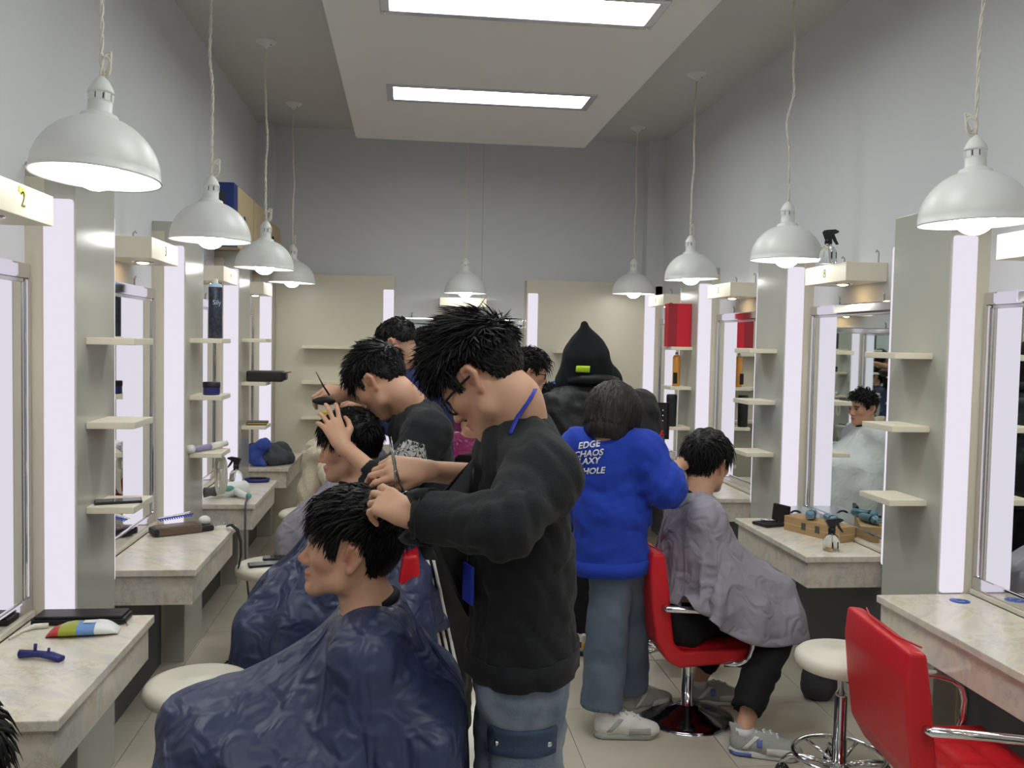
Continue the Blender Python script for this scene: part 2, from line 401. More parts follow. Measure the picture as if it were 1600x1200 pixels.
# ------------------------------------------------------------------ pendant lamps
def lamp_parts():
    R = .175; prof = []
    for i in range(15):
        a = PI/2*(1-i/14.0); prof.append((max(.034, R*math.cos(a)), R*math.sin(a)*.97))
    prof = [p for k, p in enumerate(prof) if p[0] > .035 or k == 0]
    rim = [(R+.004, -.004), (R+.002, -.008)]
    inner = [(max(.03, (R-.004)*math.cos(PI/2*i/12)), (R-.004)*math.sin(PI/2*i/12)*.97-.004) for i in range(13)]
    m = smooth(); m.lathe(prof+rim+inner, 40); shade = m.mesh('shade', 'shade_white')
    m = smooth(); m.lathe([(.055, .158), (.05, .172), (.036, .178), (.033, .182), (.033, .215)], 20)
    m.sm = False
    for k in range(9):
        a = 2*PI*k/9; m.box((.029, -.0085, .212), (.034, .0085, .236), 0, Matrix.Rotation(a, 4, 'Z'))
    m.sm = True; m.lathe([(.0, .234), (.036, .234), (.036, .242), (.03, .256), (.02, .272), (.012, .28), (.006, .285), (.0, .286)], 20)
    collar = m.mesh('collar', 'shade_white')
    m = smooth(); m.lathe([(.024, .178), (.024, .236)], 14); core = m.mesh('socket', 'dark_grey')
    m = smooth(); m.ball((0, 0, .012), (.062, .062, .055), 20, 12); bulb = m.mesh('bulb', 'bulb')
    m = smooth(); m.lathe([(.0, -.05), (.008, -.05), (.012, -.04), (.03, -.028), (.058, -.012), (.064, -.002), (.064, 0)], 24); m.cur = 1
    m.ball((.03, -.012, -.026), .005, 8, 5); ros = m.mesh('ceiling_rose', ['shade_white', 'dark_grey'])
    return shade, collar, core, bulb, ros
SHADE, COLLAR, CORE, BULB, ROSE = lamp_parts()
def lamp(x, y, label, rx=0, ry=0, loop=0, ztop=ZC, wob=.006, zr=2.08, dx=0):
    r = empty('pendant_lamp', (x, y, zr), label, 'lamp', 'white dome pendant lamps')
    for n, me in (('shade', SHADE), ('collar', COLLAR), ('socket', CORE), ('bulb', BULB)):
        link(n, me, r, rot=(rx, ry, 0))
    link('ceiling_rose', ROSE, r, loc=(dx, 0, ztop-zr))
    base = Matrix.Rotation(ry, 4, 'Y') @ Matrix.Rotation(rx, 4, 'X') @ Vector((0, 0, .28))
    top = Vector((dx, 0, ztop-zr-.045)); rnd = random.Random(int(x*100+y*1000))
    ph = rnd.random()*6; n = 60; ctr = []
    for i in range(n+1):
        t = i/n; p = base.lerp(top, t); e = math.sin(PI*t)
        p = p + Vector((math.sin(t*9+ph)*wob*e+math.sin(t*23+ph)*wob*.4*e, math.cos(t*7+ph)*wob*e, 0)); ctr.append(p)
    m = smooth()
    for q in (0, PI):
        m.tube([p + Vector((math.cos(i*1.1+q), math.sin(i*1.1+q), 0))*.0042 for i, p in enumerate(ctr)], .0032, 5)
    # chain links
    for i in range(1, n-1, 1):
        p = ctr[i]; d = (ctr[i+1]-ctr[i]); L = d.length
        a = 0 if i % 2 else PI/2; u = Vector((math.cos(a), math.sin(a), 0))
        m.tube([p + u*(.0065*math.cos(k*PI/3)) + d*(.62*math.sin(k*PI/3)) for k in range(6)], .0013, 4, closed=True)
    if loop:
        b = base + Vector((0, 0, .02))
        for q in range(3):
            m.tube([b + Vector((loop*(.02+.02*math.cos(a)), .004*q+.004*math.sin(a*2), .01+.03*math.sin(a+q*.3)+.01*q)) for a in [k*PI/6 for k in range(12)]], .003, 5, closed=True)
    m.build('cord', 'cable_white', r)
lamp(-.885, 2.75, 'white dome pendant lamp above the table with the tissue pack', rx=-.06, ry=.04, loop=.6, zr=2.10)
lamp(-.875, 4.24, 'white dome pendant lamp above the table with the bronze pouch', ry=.01, loop=.9)
lamp(-.862, 5.72, 'white dome pendant lamp in front of the cardboard box on the pillar', ry=.03, loop=.8, zr=2.07)
lamp(-.878, 7.2, 'white dome pendant lamp nearest the wall panel with three long shelves', ry=.02, loop=.5, zr=2.075)
lamp(.484, 7.62, 'white dome pendant lamp hanging before the back wall box numbered 5', ry=.005, zr=2.05, dx=-.0)
lamp(1.865, 7.42, 'white dome pendant lamp nearest the back right corner', loop=.3, zr=2.07)
lamp(1.87, 5.9, 'white dome pendant lamp near the red bag', ry=-.04, loop=.6, zr=2.09)
lamp(1.87, 4.37, 'white dome pendant lamp beside the spray bottle on the box numbered 8', ry=0, wob=.02, zr=2.085)
lamp(1.865, 2.85, 'white dome pendant lamp above the table with the round blue sticker', ry=-.03, loop=-.9, zr=2.075)
lamp(-.87, 1.25, 'white dome pendant lamp at the front of the left wall'); lamp(1.87, 1.3, 'white dome pendant lamp at the front of the right wall')
# ------------------------------------------------------------------ implicit-surface modelling (smooth unions meshed as one skin)
def V3(*a): return np.array(a, np.float64)
def unit(v): v = np.asarray(v, float); return v/max(np.linalg.norm(v), 1e-9)
class Field:
    def __init__(s, lo, hi, h):
        s.lo = np.asarray(lo, float); s.h = h; s.n = np.ceil((np.asarray(hi, float)-s.lo)/h).astype(int)+1
        s.d = np.full(s.n, .2, np.float32)
    def sub(s, lo, hi):
        a = np.clip(np.floor((np.asarray(lo)-s.lo)/s.h).astype(int), 0, s.n); b = np.clip(np.ceil((np.asarray(hi)-s.lo)/s.h).astype(int)+1, 0, s.n)
        if (b <= a).any(): return None, None
        sl = tuple(slice(i, j) for i, j in zip(a, b))
        g = [(np.arange(i, j)*s.h+o).astype(np.float32) for i, j, o in zip(a, b, s.lo)]
        return sl, (g[0][:, None, None], g[1][None, :, None], g[2][None, None, :])
    def put(s, sl, di, k, op):
        d = s.d[sl]
        if op == '-': d = -d
        if k > 0:
            h = np.clip(.5+.5*(di-d)/k, 0, 1); r = di*(1-h)+d*h-k*h*(1-h)
        else: r = np.minimum(d, di)
        s.d[sl] = -r if op == '-' else r
    def cone(s, a, b, ra, rb=None, k=.02, side=None, sc=1, op='+'):
        a = np.asarray(a, float); b = np.asarray(b, float); rb = ra if rb is None else rb
        R = max(ra, rb)*max(sc, 1)+.05+k
        sl, g = s.sub(np.minimum(a, b)-R, np.maximum(a, b)+R)
        if sl is None: return s
        q = [g[i]-np.float32(a[i]) for i in range(3)]; ba = b-a
        if side is not None and sc != 1:
            u = unit(side); dq = (q[0]*u[0]+q[1]*u[1]+q[2]*u[2])*(1-1/sc); q = [q[i]-dq*u[i] for i in range(3)]; ba = ba-u*(ba@u)*(1-1/sc)
        L = max(ba@ba, 1e-12)
        t = np.clip((q[0]*ba[0]+q[1]*ba[1]+q[2]*ba[2])/L, 0, 1).astype(np.float32)
        d = np.sqrt(sum((q[i]-t*np.float32(ba[i]))**2 for i in range(3)))-(ra+(rb-ra)*t)
        s.put(sl, d.astype(np.float32), k, op); return s
    def ell(s, c, r, M=None, k=.02, op='+'):
        c = np.asarray(c, float); r = np.asarray(r, float); R = r.max()+.05+k
        sl, g = s.sub(c-R, c+R)
        if sl is None: return s
        q = [g[i]-np.float32(c[i]) for i in range(3)]
        if M is not None: q = [q[0]*M[0][j]+q[1]*M[1][j]+q[2]*M[2][j] for j in range(3)]      # columns of M are the axes
        p = [q[i]/r[i] for i in range(3)]
        k0 = np.sqrt(p[0]**2+p[1]**2+p[2]**2)+1e-6; k1 = np.sqrt((p[0]/r[0])**2+(p[1]/r[1])**2+(p[2]/r[2])**2)+1e-6
        s.put(sl, (k0*(k0-1)/k1).astype(np.float32), k, op); return s
    def cut(s, n, p, k=.0):
        n = unit(n); sl, g = s.sub(s.lo, s.lo+s.n*s.h)
        d = (g[0]-p[0])*n[0]+(g[1]-p[1])*n[1]+(g[2]-p[2])*n[2]
        s.d = np.maximum(s.d, d.astype(np.float32)); return s
    def wrinkle(s, amp, freq, seed=0, stretch=(1, 1, 1)):
        sl, g = s.sub(s.lo, s.lo+s.n*s.h); rn = np.random.RandomState(seed)
        m = np.abs(s.d) < .03; I = np.nonzero(m)
        P = np.stack([(I[i]*s.h+s.lo[i])*stretch[i] for i in range(3)], 1)
        w = np.zeros(len(P)); Wp = P + .05*np.sin(P[:, [1, 2, 0]]*freq*.7+rn.rand(3)*6)
        for o in range(3):
            for q in range(3):
                dr = rn.randn(3); dr /= np.linalg.norm(dr); ph = np.sin(Wp@dr*freq*(1.7**o)+rn.rand()*6)
                w += (1-2*np.abs(ph))*(.55**o)/3
        s.d[I] += (amp*w).astype(np.float32); return s
    def sample(s, P):
        q = (P-s.lo)/s.h; q = np.clip(q, 0, np.array(s.n)-1.001); i = q.astype(int); f = q-i; r = 0
        for a in (0, 1):
            for b in (0, 1):
                for c in (0, 1):
                    wt = (f[:, 0] if a else 1-f[:, 0])*(f[:, 1] if b else 1-f[:, 1])*(f[:, 2] if c else 1-f[:, 2])
                    r = r+wt*s.d[i[:, 0]+a, i[:, 1]+b, i[:, 2]+c]
        return r
    def grad(s, P):
        e = s.h; return np.stack([s.sample(P+np.eye(3)[i]*e)-s.sample(P-np.eye(3)[i]*e) for i in range(3)], 1)/(2*e)
    def nets(s):
        d = s.d; S = d < 0
        c = [S[a:d.shape[0]-1+a, b:d.shape[1]-1+b, e:d.shape[2]-1+e] for a in (0, 1) for b in (0, 1) for e in (0, 1)]
        al = c[0].copy(); an = c[0].copy()
        for x in c[1:]: al &= x; an |= x
        I = np.nonzero(an & ~al); n = len(I[0])
        vid = np.full(np.array(d.shape)-1, -1, np.int64); vid[I] = np.arange(n)
        cn = {}
        for a in (0, 1):
            for b in (0, 1):
                for e in (0, 1): cn[(a, b, e)] = d[I[0]+a, I[1]+b, I[2]+e]
        acc = np.zeros((n, 3)); cnt = np.zeros(n)
        for ax in range(3):
            for u in (0, 1):
                for w in (0, 1):
                    A = [u, w]; A.insert(ax, 0); B = [u, w]; B.insert(ax, 1)
                    da, db = cn[tuple(A)], cn[tuple(B)]; m = (da < 0) != (db < 0)
                    t = np.where(m, da/np.where(m, da-db, 1), 0); p = np.tile(np.array(A, float), (n, 1)); p[:, ax] = t
                    acc += p*m[:, None]; cnt += m
        P = acc/np.maximum(cnt, 1)[:, None]+np.stack(I, 1); P = P*s.h+s.lo
        Q = []
        for ax in range(3):
            o = [1, 1, 1]; o[ax] = 0
            sl0 = [slice(1, -1)]*3; sl0[ax] = slice(0, -1); sl1 = list(sl0); sl1[ax] = slice(1, None)
            a = S[tuple(sl0)]; b = S[tuple(sl1)]; E = np.nonzero(a != b)
            if len(E[0]) == 0: continue
            idx = [E[i]+(0 if i == ax else 1) for i in range(3)]; fl = a[E]
            o1, o2 = [(1, 2), (2, 0), (0, 1)][ax]
            def cell(u, w):
                z = [idx[0].copy(), idx[1].copy(), idx[2].copy()]; z[o1] = z[o1]-u; z[o2] = z[o2]-w; return vid[tuple(z)]
            q = np.stack([cell(1, 1), cell(0, 1), cell(0, 0), cell(1, 0)], 1); q[~fl] = q[~fl][:, ::-1]; Q.append(q)
        return P, np.concatenate(Q)
    def mesh(s, name, m, keep=None, relax=2):
        P, Q = s.nets()
        # light Laplacian relaxation evens out the grid
        for _ in range(relax):
            A = np.zeros_like(P); c = np.zeros(len(P))
            for a, b in ((0, 1), (1, 2), (2, 3), (3, 0)):
                np.add.at(A, Q[:, a], P[Q[:, b]]); np.add.at(c, Q[:, a], 1); np.add.at(A, Q[:, b], P[Q[:, a]]); np.add.at(c, Q[:, b], 1)
            P = P*.5+.5*A/np.maximum(c, 1)[:, None]
        return quads(name, P, Q, m), P
def quads(name, P, Q, m):
    me = bpy.data.meshes.new(name); me.vertices.add(len(P)); me.vertices.foreach_set('co', np.asarray(P, np.float32).ravel())
    Q = np.asarray(Q, np.int32); k = Q.shape[1]
    me.loops.add(Q.size); me.loops.foreach_set('vertex_index', Q.ravel()); me.polygons.add(len(Q))
    me.polygons.foreach_set('loop_start', np.arange(len(Q), dtype=np.int32)*k); me.polygons.foreach_set('use_smooth', np.ones(len(Q), bool))
    me.materials.append(MATS[m] if isinstance(m, str) else m); me.update(calc_edges=True); me.validate(); return me
def col_attr(me, C):
    a = me.color_attributes.new('skin', 'FLOAT_COLOR', 'POINT'); a.data.foreach_set('color', np.asarray(C, np.float32).ravel())

# ------------------------------------------------------------------ people
mat('skin', (214, 170, 140), rough=.5, attr='skin', sss=.12, bump=.04, bscale=400)
mat('hair_black', (17, 16, 18), rough=.5, spec=.35)
mat('hair_brown', (34, 27, 26), rough=.42, spec=.5, noise=.5, nscale=90, stretch=(1, 1, .12), bump=.5, bscale=120)
SK = np.array(lin((208, 162, 134)))
class Head:
    """frame of a head: x forward, y to its left, z up"""
    def __init__(s, c, fwd, up=(0, 0, 1), sc=1.0, tilt=0):
        f = unit(fwd); l = unit(np.cross(up, f)); u = np.cross(f, l)
        if tilt: l, u = l*math.cos(tilt)+u*math.sin(tilt), u*math.cos(tilt)-l*math.sin(tilt)
        s.M = np.stack([f, l, u], 1); s.c = np.asarray(c, float); s.s = sc
    def w(s, p): return s.c+s.M@(np.asarray(p, float)*s.s)
    def loc(s, P): return ((P-s.c)@s.M)/s.s
    def mat4(s):
        m = Matrix(((s.M*s.s).tolist())).to_4x4(); m.translation = Vector(s.c.tolist()); return m
def add_head(F, H, fine=True):
    s = H.s; M = H.M
    def E(c, r, k=.02, op='+'): F.ell(H.w(c), np.array(r)*s, M, k*s, op)
    def C(a, b, ra, rb, k=.02, op='+', side=None, sc=1): F.cone(H.w(a), H.w(b), ra*s, rb*s, k*s, None if side is None else M@np.array(side, float), sc, op)
    E((-.012, 0, .028), (.098, .077, .088)); E((.03, 0, .0), (.068, .066, .08), .03)
    for y in (1, -1):
        C((-.005, .052*y, -.035), (.012, .048*y, -.072), .022, .02, .03); C((.012, .048*y, -.072), (.07, .012*y, -.1), .02, .018, .03)
        E((.06, .04*y, -.022), (.026, .024, .024), .025)
    E((.04, 0, -.06), (.05, .045, .045), .02); E((.078, 0, -.1), (.018, .02, .017), .02)
    C((.086, -.03, .016), (.086, .03, .016), .011, .011, .02)
    if fine:
        for y in (1, -1):
            E((.1, .032*y, -.004), (.018, .018, .013), .012, '-'); E((.078, .031*y, -.004), (.0135, .016, .0125), .004)
            C((.088, .02*y, .004), (.082, .046*y, .003), .0045, .0045, .006)
            C((.091, .016*y, .018), (.082, .05*y, .017), .006, .005, .01)
    C((.089, 0, .004), (.113, 0, -.034), .008, .0115, .012); 
    for y in (1, -1): E((.1, .012*y, -.04), (.011, .009, .008), .008)
    E((.095, 0, -.0645), (.0105, .023, .0065), .008); E((.0925, 0, -.0775), (.0105, .02, .0075), .006)
    if fine: C((.106, -.017, -.0705), (.106, .017, -.0705), .003, .003, .005, '-')
    for y in (1, -1):
        C((.006, .074*y, -.006), (-.004, .087*y, .024), .007, .0075, .003); C((-.004, .087*y, .024), (-.022, .095*y, .022), .0075, .0075, .002); C((-.022, .095*y, .022), (-.03, .096*y, .0), .0075, .007, .002); C((-.03, .096*y, .0), (-.014, .086*y, -.032), .007, .007, .002)
        E((-.014, .081*y, .0), (.017, .006, .026), .002); E((-.007, .081*y, -.034), (.009, .007, .011), .004); C((-.02, .09*y, .012), (-.017, .086*y, -.016), .005, .005, .003)
    C((-.03, 0, -.045), (-.045, 0, -.1), .052, .05, .03, side=(0, 1, 0), sc=1.05)
def skin_colors(P, H, tone=1.0, brows=True, fade=.0, lips=True):
    L = H.loc(P); C = np.tile(SK*tone, (len(P), 1)); x, y, z = L.T; ay = np.abs(y)
    near = np.linalg.norm(L, axis=1) < .2
    def mix(m, c, a): w = (np.clip(m, 0, 1)*a*near)[:, None]; C[:] = C*(1-w)+np.array(lin(c))*w
    g = lambda cx, cy, cz, sx, sy, sz: np.exp(-(((x-cx)/sx)**2+((ay-cy)/sy)**2+((z-cz)/sz)**2))
    mix(g(.07, .045, -.03, .03, .03, .025), (214, 138, 116), .45); mix(g(.112, 0, -.036, .016, .018, .016), (212, 132, 112), .5)
    mix(g(-.01, .085, -.004, .03, .02, .035), (208, 130, 108), .45)
    mix(g(-.004, .084, -.004, .009, .02, .012), (120, 66, 52), .6)  # shade of the ear hollow painted into the skin colour
    if lips: mix(1.5*g(.1, 0, -.071, .016, .02, .0105), (178, 92, 86), .85)
    if brows:
        w = ((np.abs(z-.021+.1*(ay-.033)) < .0065) & (ay > .014) & (ay < .053) & (x > .06)).astype(float); mix(w, (38, 30, 28), .85)
        w = (((ay-.031)/.0145)**2+((z+.003)/.0065)**2 < 1) & (x > .068); mix(w.astype(float), (196, 186, 178), .85)
        w = (((ay-.03)/.0068)**2+((z+.003)/.0068)**2 < 1) & (x > .068); mix(w.astype(float), (26, 20, 18), .97)
        w = ((np.abs(z-.0035) < .0028) & (ay > .016) & (ay < .047) & (x > .066)); mix(w.astype(float), (30, 24, 22), .9)
    if fade: mix(((x < .055) & (z > -.065+.9*np.maximum(x, -.03)) & (z > -.1) & ~((ay > .068) & (np.abs(x+.01) < .024) & (z < .03))).astype(float), (66, 54, 48), fade)
    return np.concatenate([C, np.ones((len(P), 1))], 1)
def hairline(x, ay, z, low=-.06, front=.062, side=.004):
    """positive where hair grows (head-local coordinates)"""
    f = np.where(x > .042, z-(front-.35*np.maximum(.06-np.abs(x), 0)-.9*np.maximum(ay-.045, 0)), 1)
    sd = np.where((x <= .022) & (x > -.03), z-side, 1)
    sd = np.where((x > .022) & (x < .042) & (ay > .05), z+.012, sd)
    bk = np.where(x <= -.03, z-(low+(side-low)*np.clip((x+.06)/.03, 0, 1)), 1)
    return np.minimum(np.minimum(f, sd), bk)
def build_hair(H, parent, n=700, top=.05, side=.018, lift=.5, comb=(.6, 0, -.1), fringe=.05, m='hair_black', seed=1, low=-.06, front=.062, sideline=.004, thick=.014, messy=.35, wid=.0055, part=0, drop=.25):
    rn = np.random.RandomState(seed)
    c0 = np.array((-.012, 0, .028)); rad = np.array((.1, .079, .09))
    # base cap following the skull, thicker on top
    NT, NP = 44, 64; V = []; ids = -np.ones((NT, NP), int); hl = np.zeros((NT, NP))
    for i in range(NT):
        th = PI*(.0+.80*i/(NT-1))
        for j in range(NP):
            ph = 2*PI*j/NP; d = np.array((math.sin(th)*math.cos(ph), math.sin(th)*math.sin(ph), math.cos(th)))
            p = c0+d*rad; hh = float(hairline(p[0], abs(p[1]), p[2], low, front, sideline)); hl[i, j] = hh
            tk = thick*np.clip(hh/.03, 0, 1)*(.55+.45*np.clip((p[2]-.02)/.08, 0, 1)) + (top*.25)*np.clip((p[2]-.05)/.06, 0, 1)
            tk *= 1+.35*math.sin(ph*9+th*5+seed)*math.sin(th*7+seed*2)*.5
            V.append(c0+d*(rad+tk-(.008 if hh < 0 else 0))); ids[i, j] = len(V)-1
    Q = [(ids[i, j], ids[i+1, j], ids[i+1, (j+1) % NP], ids[i, (j+1) % NP]) for i in range(NT-1) for j in range(NP) if max(hl[i, j], hl[i+1, j], hl[i, (j+1) % NP], hl[i+1, (j+1) % NP]) > 0]
    V = np.array(V); W = H.c+(V*H.s)@H.M.T
    verts = [W]; faces = [np.array(Q)]; off = len(W)
    # locks
    cnt = 0; cb0 = np.array(comb, float); tv = []; tf = []
    while cnt < n:
        d = rn.randn(3); d /= np.linalg.norm(d); p = c0+d*rad
        hh = float(hairline(p[0], abs(p[1]), p[2], low, front, sideline))
        if hh < 0: continue
        up = np.clip((p[2]-.03)/.06, 0, 1)
        if up < .3 and rn.rand() < .35: continue
        nrm = unit(d/rad); L = (side+(top-side)*up)*(.7+.6*rn.rand())
        if p[0] > .045 and up > .3: L = fringe*(.7+.5*rn.rand())
        elif up < .6: L = min(L, hh*.9+.006)
        cb = cb0*up + np.array((-.25 if p[0] < 0 else .1, 0, -1.))*(1-up) + rn.randn(3)*messy
        if part and up > .1: cb = cb + np.array((0, np.sign(p[1])*part, 0))
        cb = cb-nrm*(cb@nrm); cb = unit(cb); base = p+nrm*(thick*.5*np.clip(hh/.03, .2, 1)+top*.2*up)
        lf = lift*(.25+.75*up)*(.6+.8*rn.rand())
        pts = [base-nrm*.006, base+nrm*lf*L*.35+cb*L*.3, base+nrm*lf*L*.55+cb*L*.7-np.array((0, 0, drop*.25*L)), base+nrm*lf*L*.5+cb*L*1.05-np.array((0, 0, drop*L))]
        sd = unit(np.cross(cb, nrm)); wv = wid*(.7+.7*rn.rand()); o = len(tv)
        for k, (q, ww) in enumerate(zip(pts, (1, 1, .7, .06))):
            for a in range(3):
                an = a*2*PI/3+.5; tv.append(q+sd*wv*ww*math.cos(an)+nrm*wv*ww*.55*math.sin(an))
        for k in range(3):
            for a in range(3): tf.append((o+k*3+a, o+k*3+(a+1) % 3, o+k*3+3+(a+1) % 3, o+k*3+3+a))
        cnt += 1
    T = H.c+(np.array(tv)*H.s)@H.M.T
    P = np.concatenate([W, T]); F = np.concatenate([np.array(Q), np.array(tf)+len(W)])
    return link('hair', quads('hair', P, F, m), parent)
def add_hand(F, wrist, x, z, right=True, curl=(.5,)*4, thumb=(.045, -.02), sc=1.0, spread=.12, arm=None, tcurl=0):
    """fingers as separate bent chains rooted in the palm; x towards the fingertips, z out of the back of the hand"""
    x = unit(x); z = unit(np.asarray(z, float)-x*(np.asarray(z, float)@x)); y = np.cross(z, x)*(1 if right else -1)
    B = np.stack([x, y, z], 1); W = lambda p: np.asarray(wrist, float)+B@(np.asarray(p, float)*sc)
    tips = []
    F.cone(W((-.02, 0, 0)), W((.02, 0, 0)), .024*sc, .024*sc, .012, y, 1.15)
    ks = [(.086, .030, 0), (.09, .010, .002), (.086, -.010, .001), (.078, -.028, -.002)]
    for k in ks: F.cone(W((.015, k[1]*.6, 0)), W(k), .0165*sc, .0115*sc, .012)
    Ls = [(.042, .025, .020), (.047, .029, .021), (.043, .027, .020), (.033, .02, .018)]
    for i, (k, L) in enumerate(zip(ks, Ls)):
        c = curl[i] if hasattr(curl[i], '__len__') else (curl[i], curl[i]*1.1, curl[i]*.7)
        p = np.array(k, float); a = 0; dy = spread*(1.5-i)/1.5
        for j in range(3):
            a += c[j]; q = p+L[j]*np.array((math.cos(a)*math.cos(dy), math.sin(dy)*math.cos(a), -math.sin(a)))
            F.cone(W(p), W(q), (.0098-.0009*j)*sc, (.0089-.0009*j)*sc, .003); p = q
        tips.append(W(p))
    t0 = (.018, .022, -.006); t1 = (.045, thumb[0], thumb[1]*.6); t2 = (.072, thumb[0]+.006-tcurl*.02, thumb[1]-tcurl*.01); t3 = (.094-tcurl*.01, thumb[0]+.004-tcurl*.03, thumb[1]*1.25-tcurl*.02)
    F.cone(W(t0), W(t1), .0165*sc, .0135*sc, .012); F.cone(W(t1), W(t2), .0115*sc, .0105*sc, .004); F.cone(W(t2), W(t3), .0105*sc, .0078*sc, .003)
    return tips, W(t3), W
def glasses(H, parent, m='black_plastic', thick=.0028, w=.025, hgt=.018):
    g = MB()
    def T(p): return tuple(H.w(p))
    for y in (1, -1):
        lp = []
        for k in range(16):
            a = 2*PI*k/16; cx, sx = math.cos(a), math.sin(a)
            lp.append(T((.106-.006*abs(.033+w*cx)/.058*1.6, y*(.033+w*np.sign(cx)*abs(cx)**.6), -.008+hgt*np.sign(sx)*abs(sx)**.6)))
        g.tube(lp, thick*H.s, 6, closed=True)
        g.tube([T((.098, y*.058, 0)), T((.09, y*.072, .001)), T((.02, y*.083, .004)), T((-.012, y*.086, .003)), T((-.026, y*.084, -.012))], thick*H.s, 6)
    g.tube([T((.106, -.009, -.003)), T((.109, 0, 0)), T((.106, .009, -.003))], thick*H.s, 6)
    g.sm = True
    o = g.build('glasses', m, parent)
    for y in (1, -1):
        l = MB(); l.add([T((.104-.006*abs(.033+w*cx)/.058*1.6, y*(.033+w*cx), -.008+hgt*sx)) for cx, sx in ((-.9, -.9), (.9, -.9), (.9, .9), (-.9, .9))], [(0, 1, 2, 3)])
        l.build('lens', 'lens_glass', o)
mat('lens_glass', (235, 240, 240), rough=.03, spec=.5, alpha=.12)
def bounds(pts, pad): P = np.array(pts, float); return P.min(0)-pad, P.max(0)+pad

# ------------------------------------------------------------------ draped capes: position-based cloth over the seated figure
def drape(F, neck, nrm, r0, Rf, Rs, Rb, fwd, NR=34, NA=104, steps=130, seed=3, floor=.02, stiff=10, start_drop=.02, slack=1.0):
    """F collider field; Rf/Rs/Rb cape reach to the front, sides and back; fwd facing direction"""
    rn = np.random.RandomState(seed); fwd = unit((fwd[0], fwd[1], 0)); left = np.array((-fwd[1], fwd[0], 0)); nrm = unit(nrm)
    a = np.arange(NA)*2*PI/NA; ca, sa = np.cos(a), np.sin(a)
    n_ = 3.2
    reach = np.where(ca > 0, 1/((np.abs(ca)/Rf)**n_+(np.abs(sa)/Rs)**n_)**(1/n_), 1/((np.abs(ca)/Rb)**n_+(np.abs(sa)/Rs)**n_)**(1/n_))
    t = (np.arange(NR)/(NR-1.0)); 
    rad = r0+(reach[None, :]-r0)*t[:, None]
    flat = rad[..., None]*(ca[None, :, None]*fwd+sa[None, :, None]*left)
    P = np.asarray(neck)+flat; P = P-np.array((0, 0, 1.))*(rad-r0)[..., None]*start_drop
    # neck ring follows the tilted collar plane
    ring = flat[0]-nrm*(flat[0]@nrm)[:, None]; P[0] = np.asarray(neck)+ring
    P = P+rn.randn(*P.shape)*.004*(t[:, None, None] > .1); pin = P[0].copy(); X = P.copy()
    D0 = flat
    def ed(A, B): return np.linalg.norm(A-B, axis=-1)
    rr = ed(D0[1:], D0[:-1])*slack; rc = ed(D0, np.roll(D0, -1, 1))*slack; rd1 = ed(D0[1:], np.roll(D0, -1, 1)[:-1]); rd2 = ed(np.roll(D0, -1, 1)[1:], D0[:-1]); rb = ed(D0[2:], D0[:-2])
    invm = np.ones((NR, NA)); invm[0] = 0
    nx = lambda j: (j+1) % NA
    def solve(i0, j0, i1, j1, L, kk, only_long=False):
        A = X[i0, j0]; B = X[i1, j1]; d = B-A; l = np.linalg.norm(d, axis=-1)+1e-9; wa = invm[i0, j0]; wb = invm[i1, j1]; ws = wa+wb
        c = (l-L)/l*kk
        if only_long: c = np.where(l > L, c, c*.15)
        c = np.where(ws > 0, c/np.maximum(ws, 1e-9), 0)[..., None]*d
        X[i0, j0] = A+c*wa[..., None]; X[i1, j1] = B-c*wb[..., None]
    I = np.arange(NR); J = np.arange(NA)
    sets = []
    for par in (0, 1):
        i = I[:-1][par::2]; sets.append((i[:, None], J[None], i[:, None]+1, J[None], rr[i], 1, False))
        j = J[par::2]; sets.append((I[:, None], j[None], I[:, None], nx(j)[None], rc[:, j], 1, False))
    for par in (0, 1):
        i = I[:-1][par::2]
        sets.append((i[:, None], J[None], i[:, None]+1, nx(J)[None], rd1[i], .5, False)); sets.append((i[:, None], nx(J)[None], i[:, None]+1, J[None], rd2[i], .5, False))
    for par in range(3):
        i = I[:-2][par::3]; sets.append((i[:, None], J[None], i[:, None]+2, J[None], rb[i], .12, False))
    prev = X.copy(); g = np.array((0, 0, -9.8)); dt = 1/45.
    for st in range(steps):
        v = (X-prev)*.95; prev = X.copy(); v = v+g*dt*dt*invm[..., None]; vl = np.linalg.norm(v, axis=-1, keepdims=True); X = X+v*np.minimum(1, .017/np.maximum(vl, 1e-9))
        for it in range(stiff):
            for s_ in sets: solve(*s_)
            X[0] = pin
            if it % 3 == 2 or it == stiff-1:
                Q = X[1:].reshape(-1, 3); d = F.sample(Q)-.012; m = d < 0
                if m.any():
                    gq = F.grad(Q[m]); gq /= np.linalg.norm(gq, axis=1)[:, None]+1e-6; Q[m] = Q[m]-gq*d[m][:, None]
                    pr = prev[1:].reshape(-1, 3); pr[m] = pr[m]*.55+Q[m]*.45; prev[1:] = pr.reshape(NR-1, NA, 3)
                Q[:, 2] = np.maximum(Q[:, 2], floor); X[1:] = Q.reshape(NR-1, NA, 3)
    idx = np.arange(NR*NA).reshape(NR, NA)
    Q = np.stack([idx[:-1], idx[1:], np.roll(idx, -1, 1)[1:], np.roll(idx, -1, 1)[:-1]], -1).reshape(-1, 4)
    return X, Q
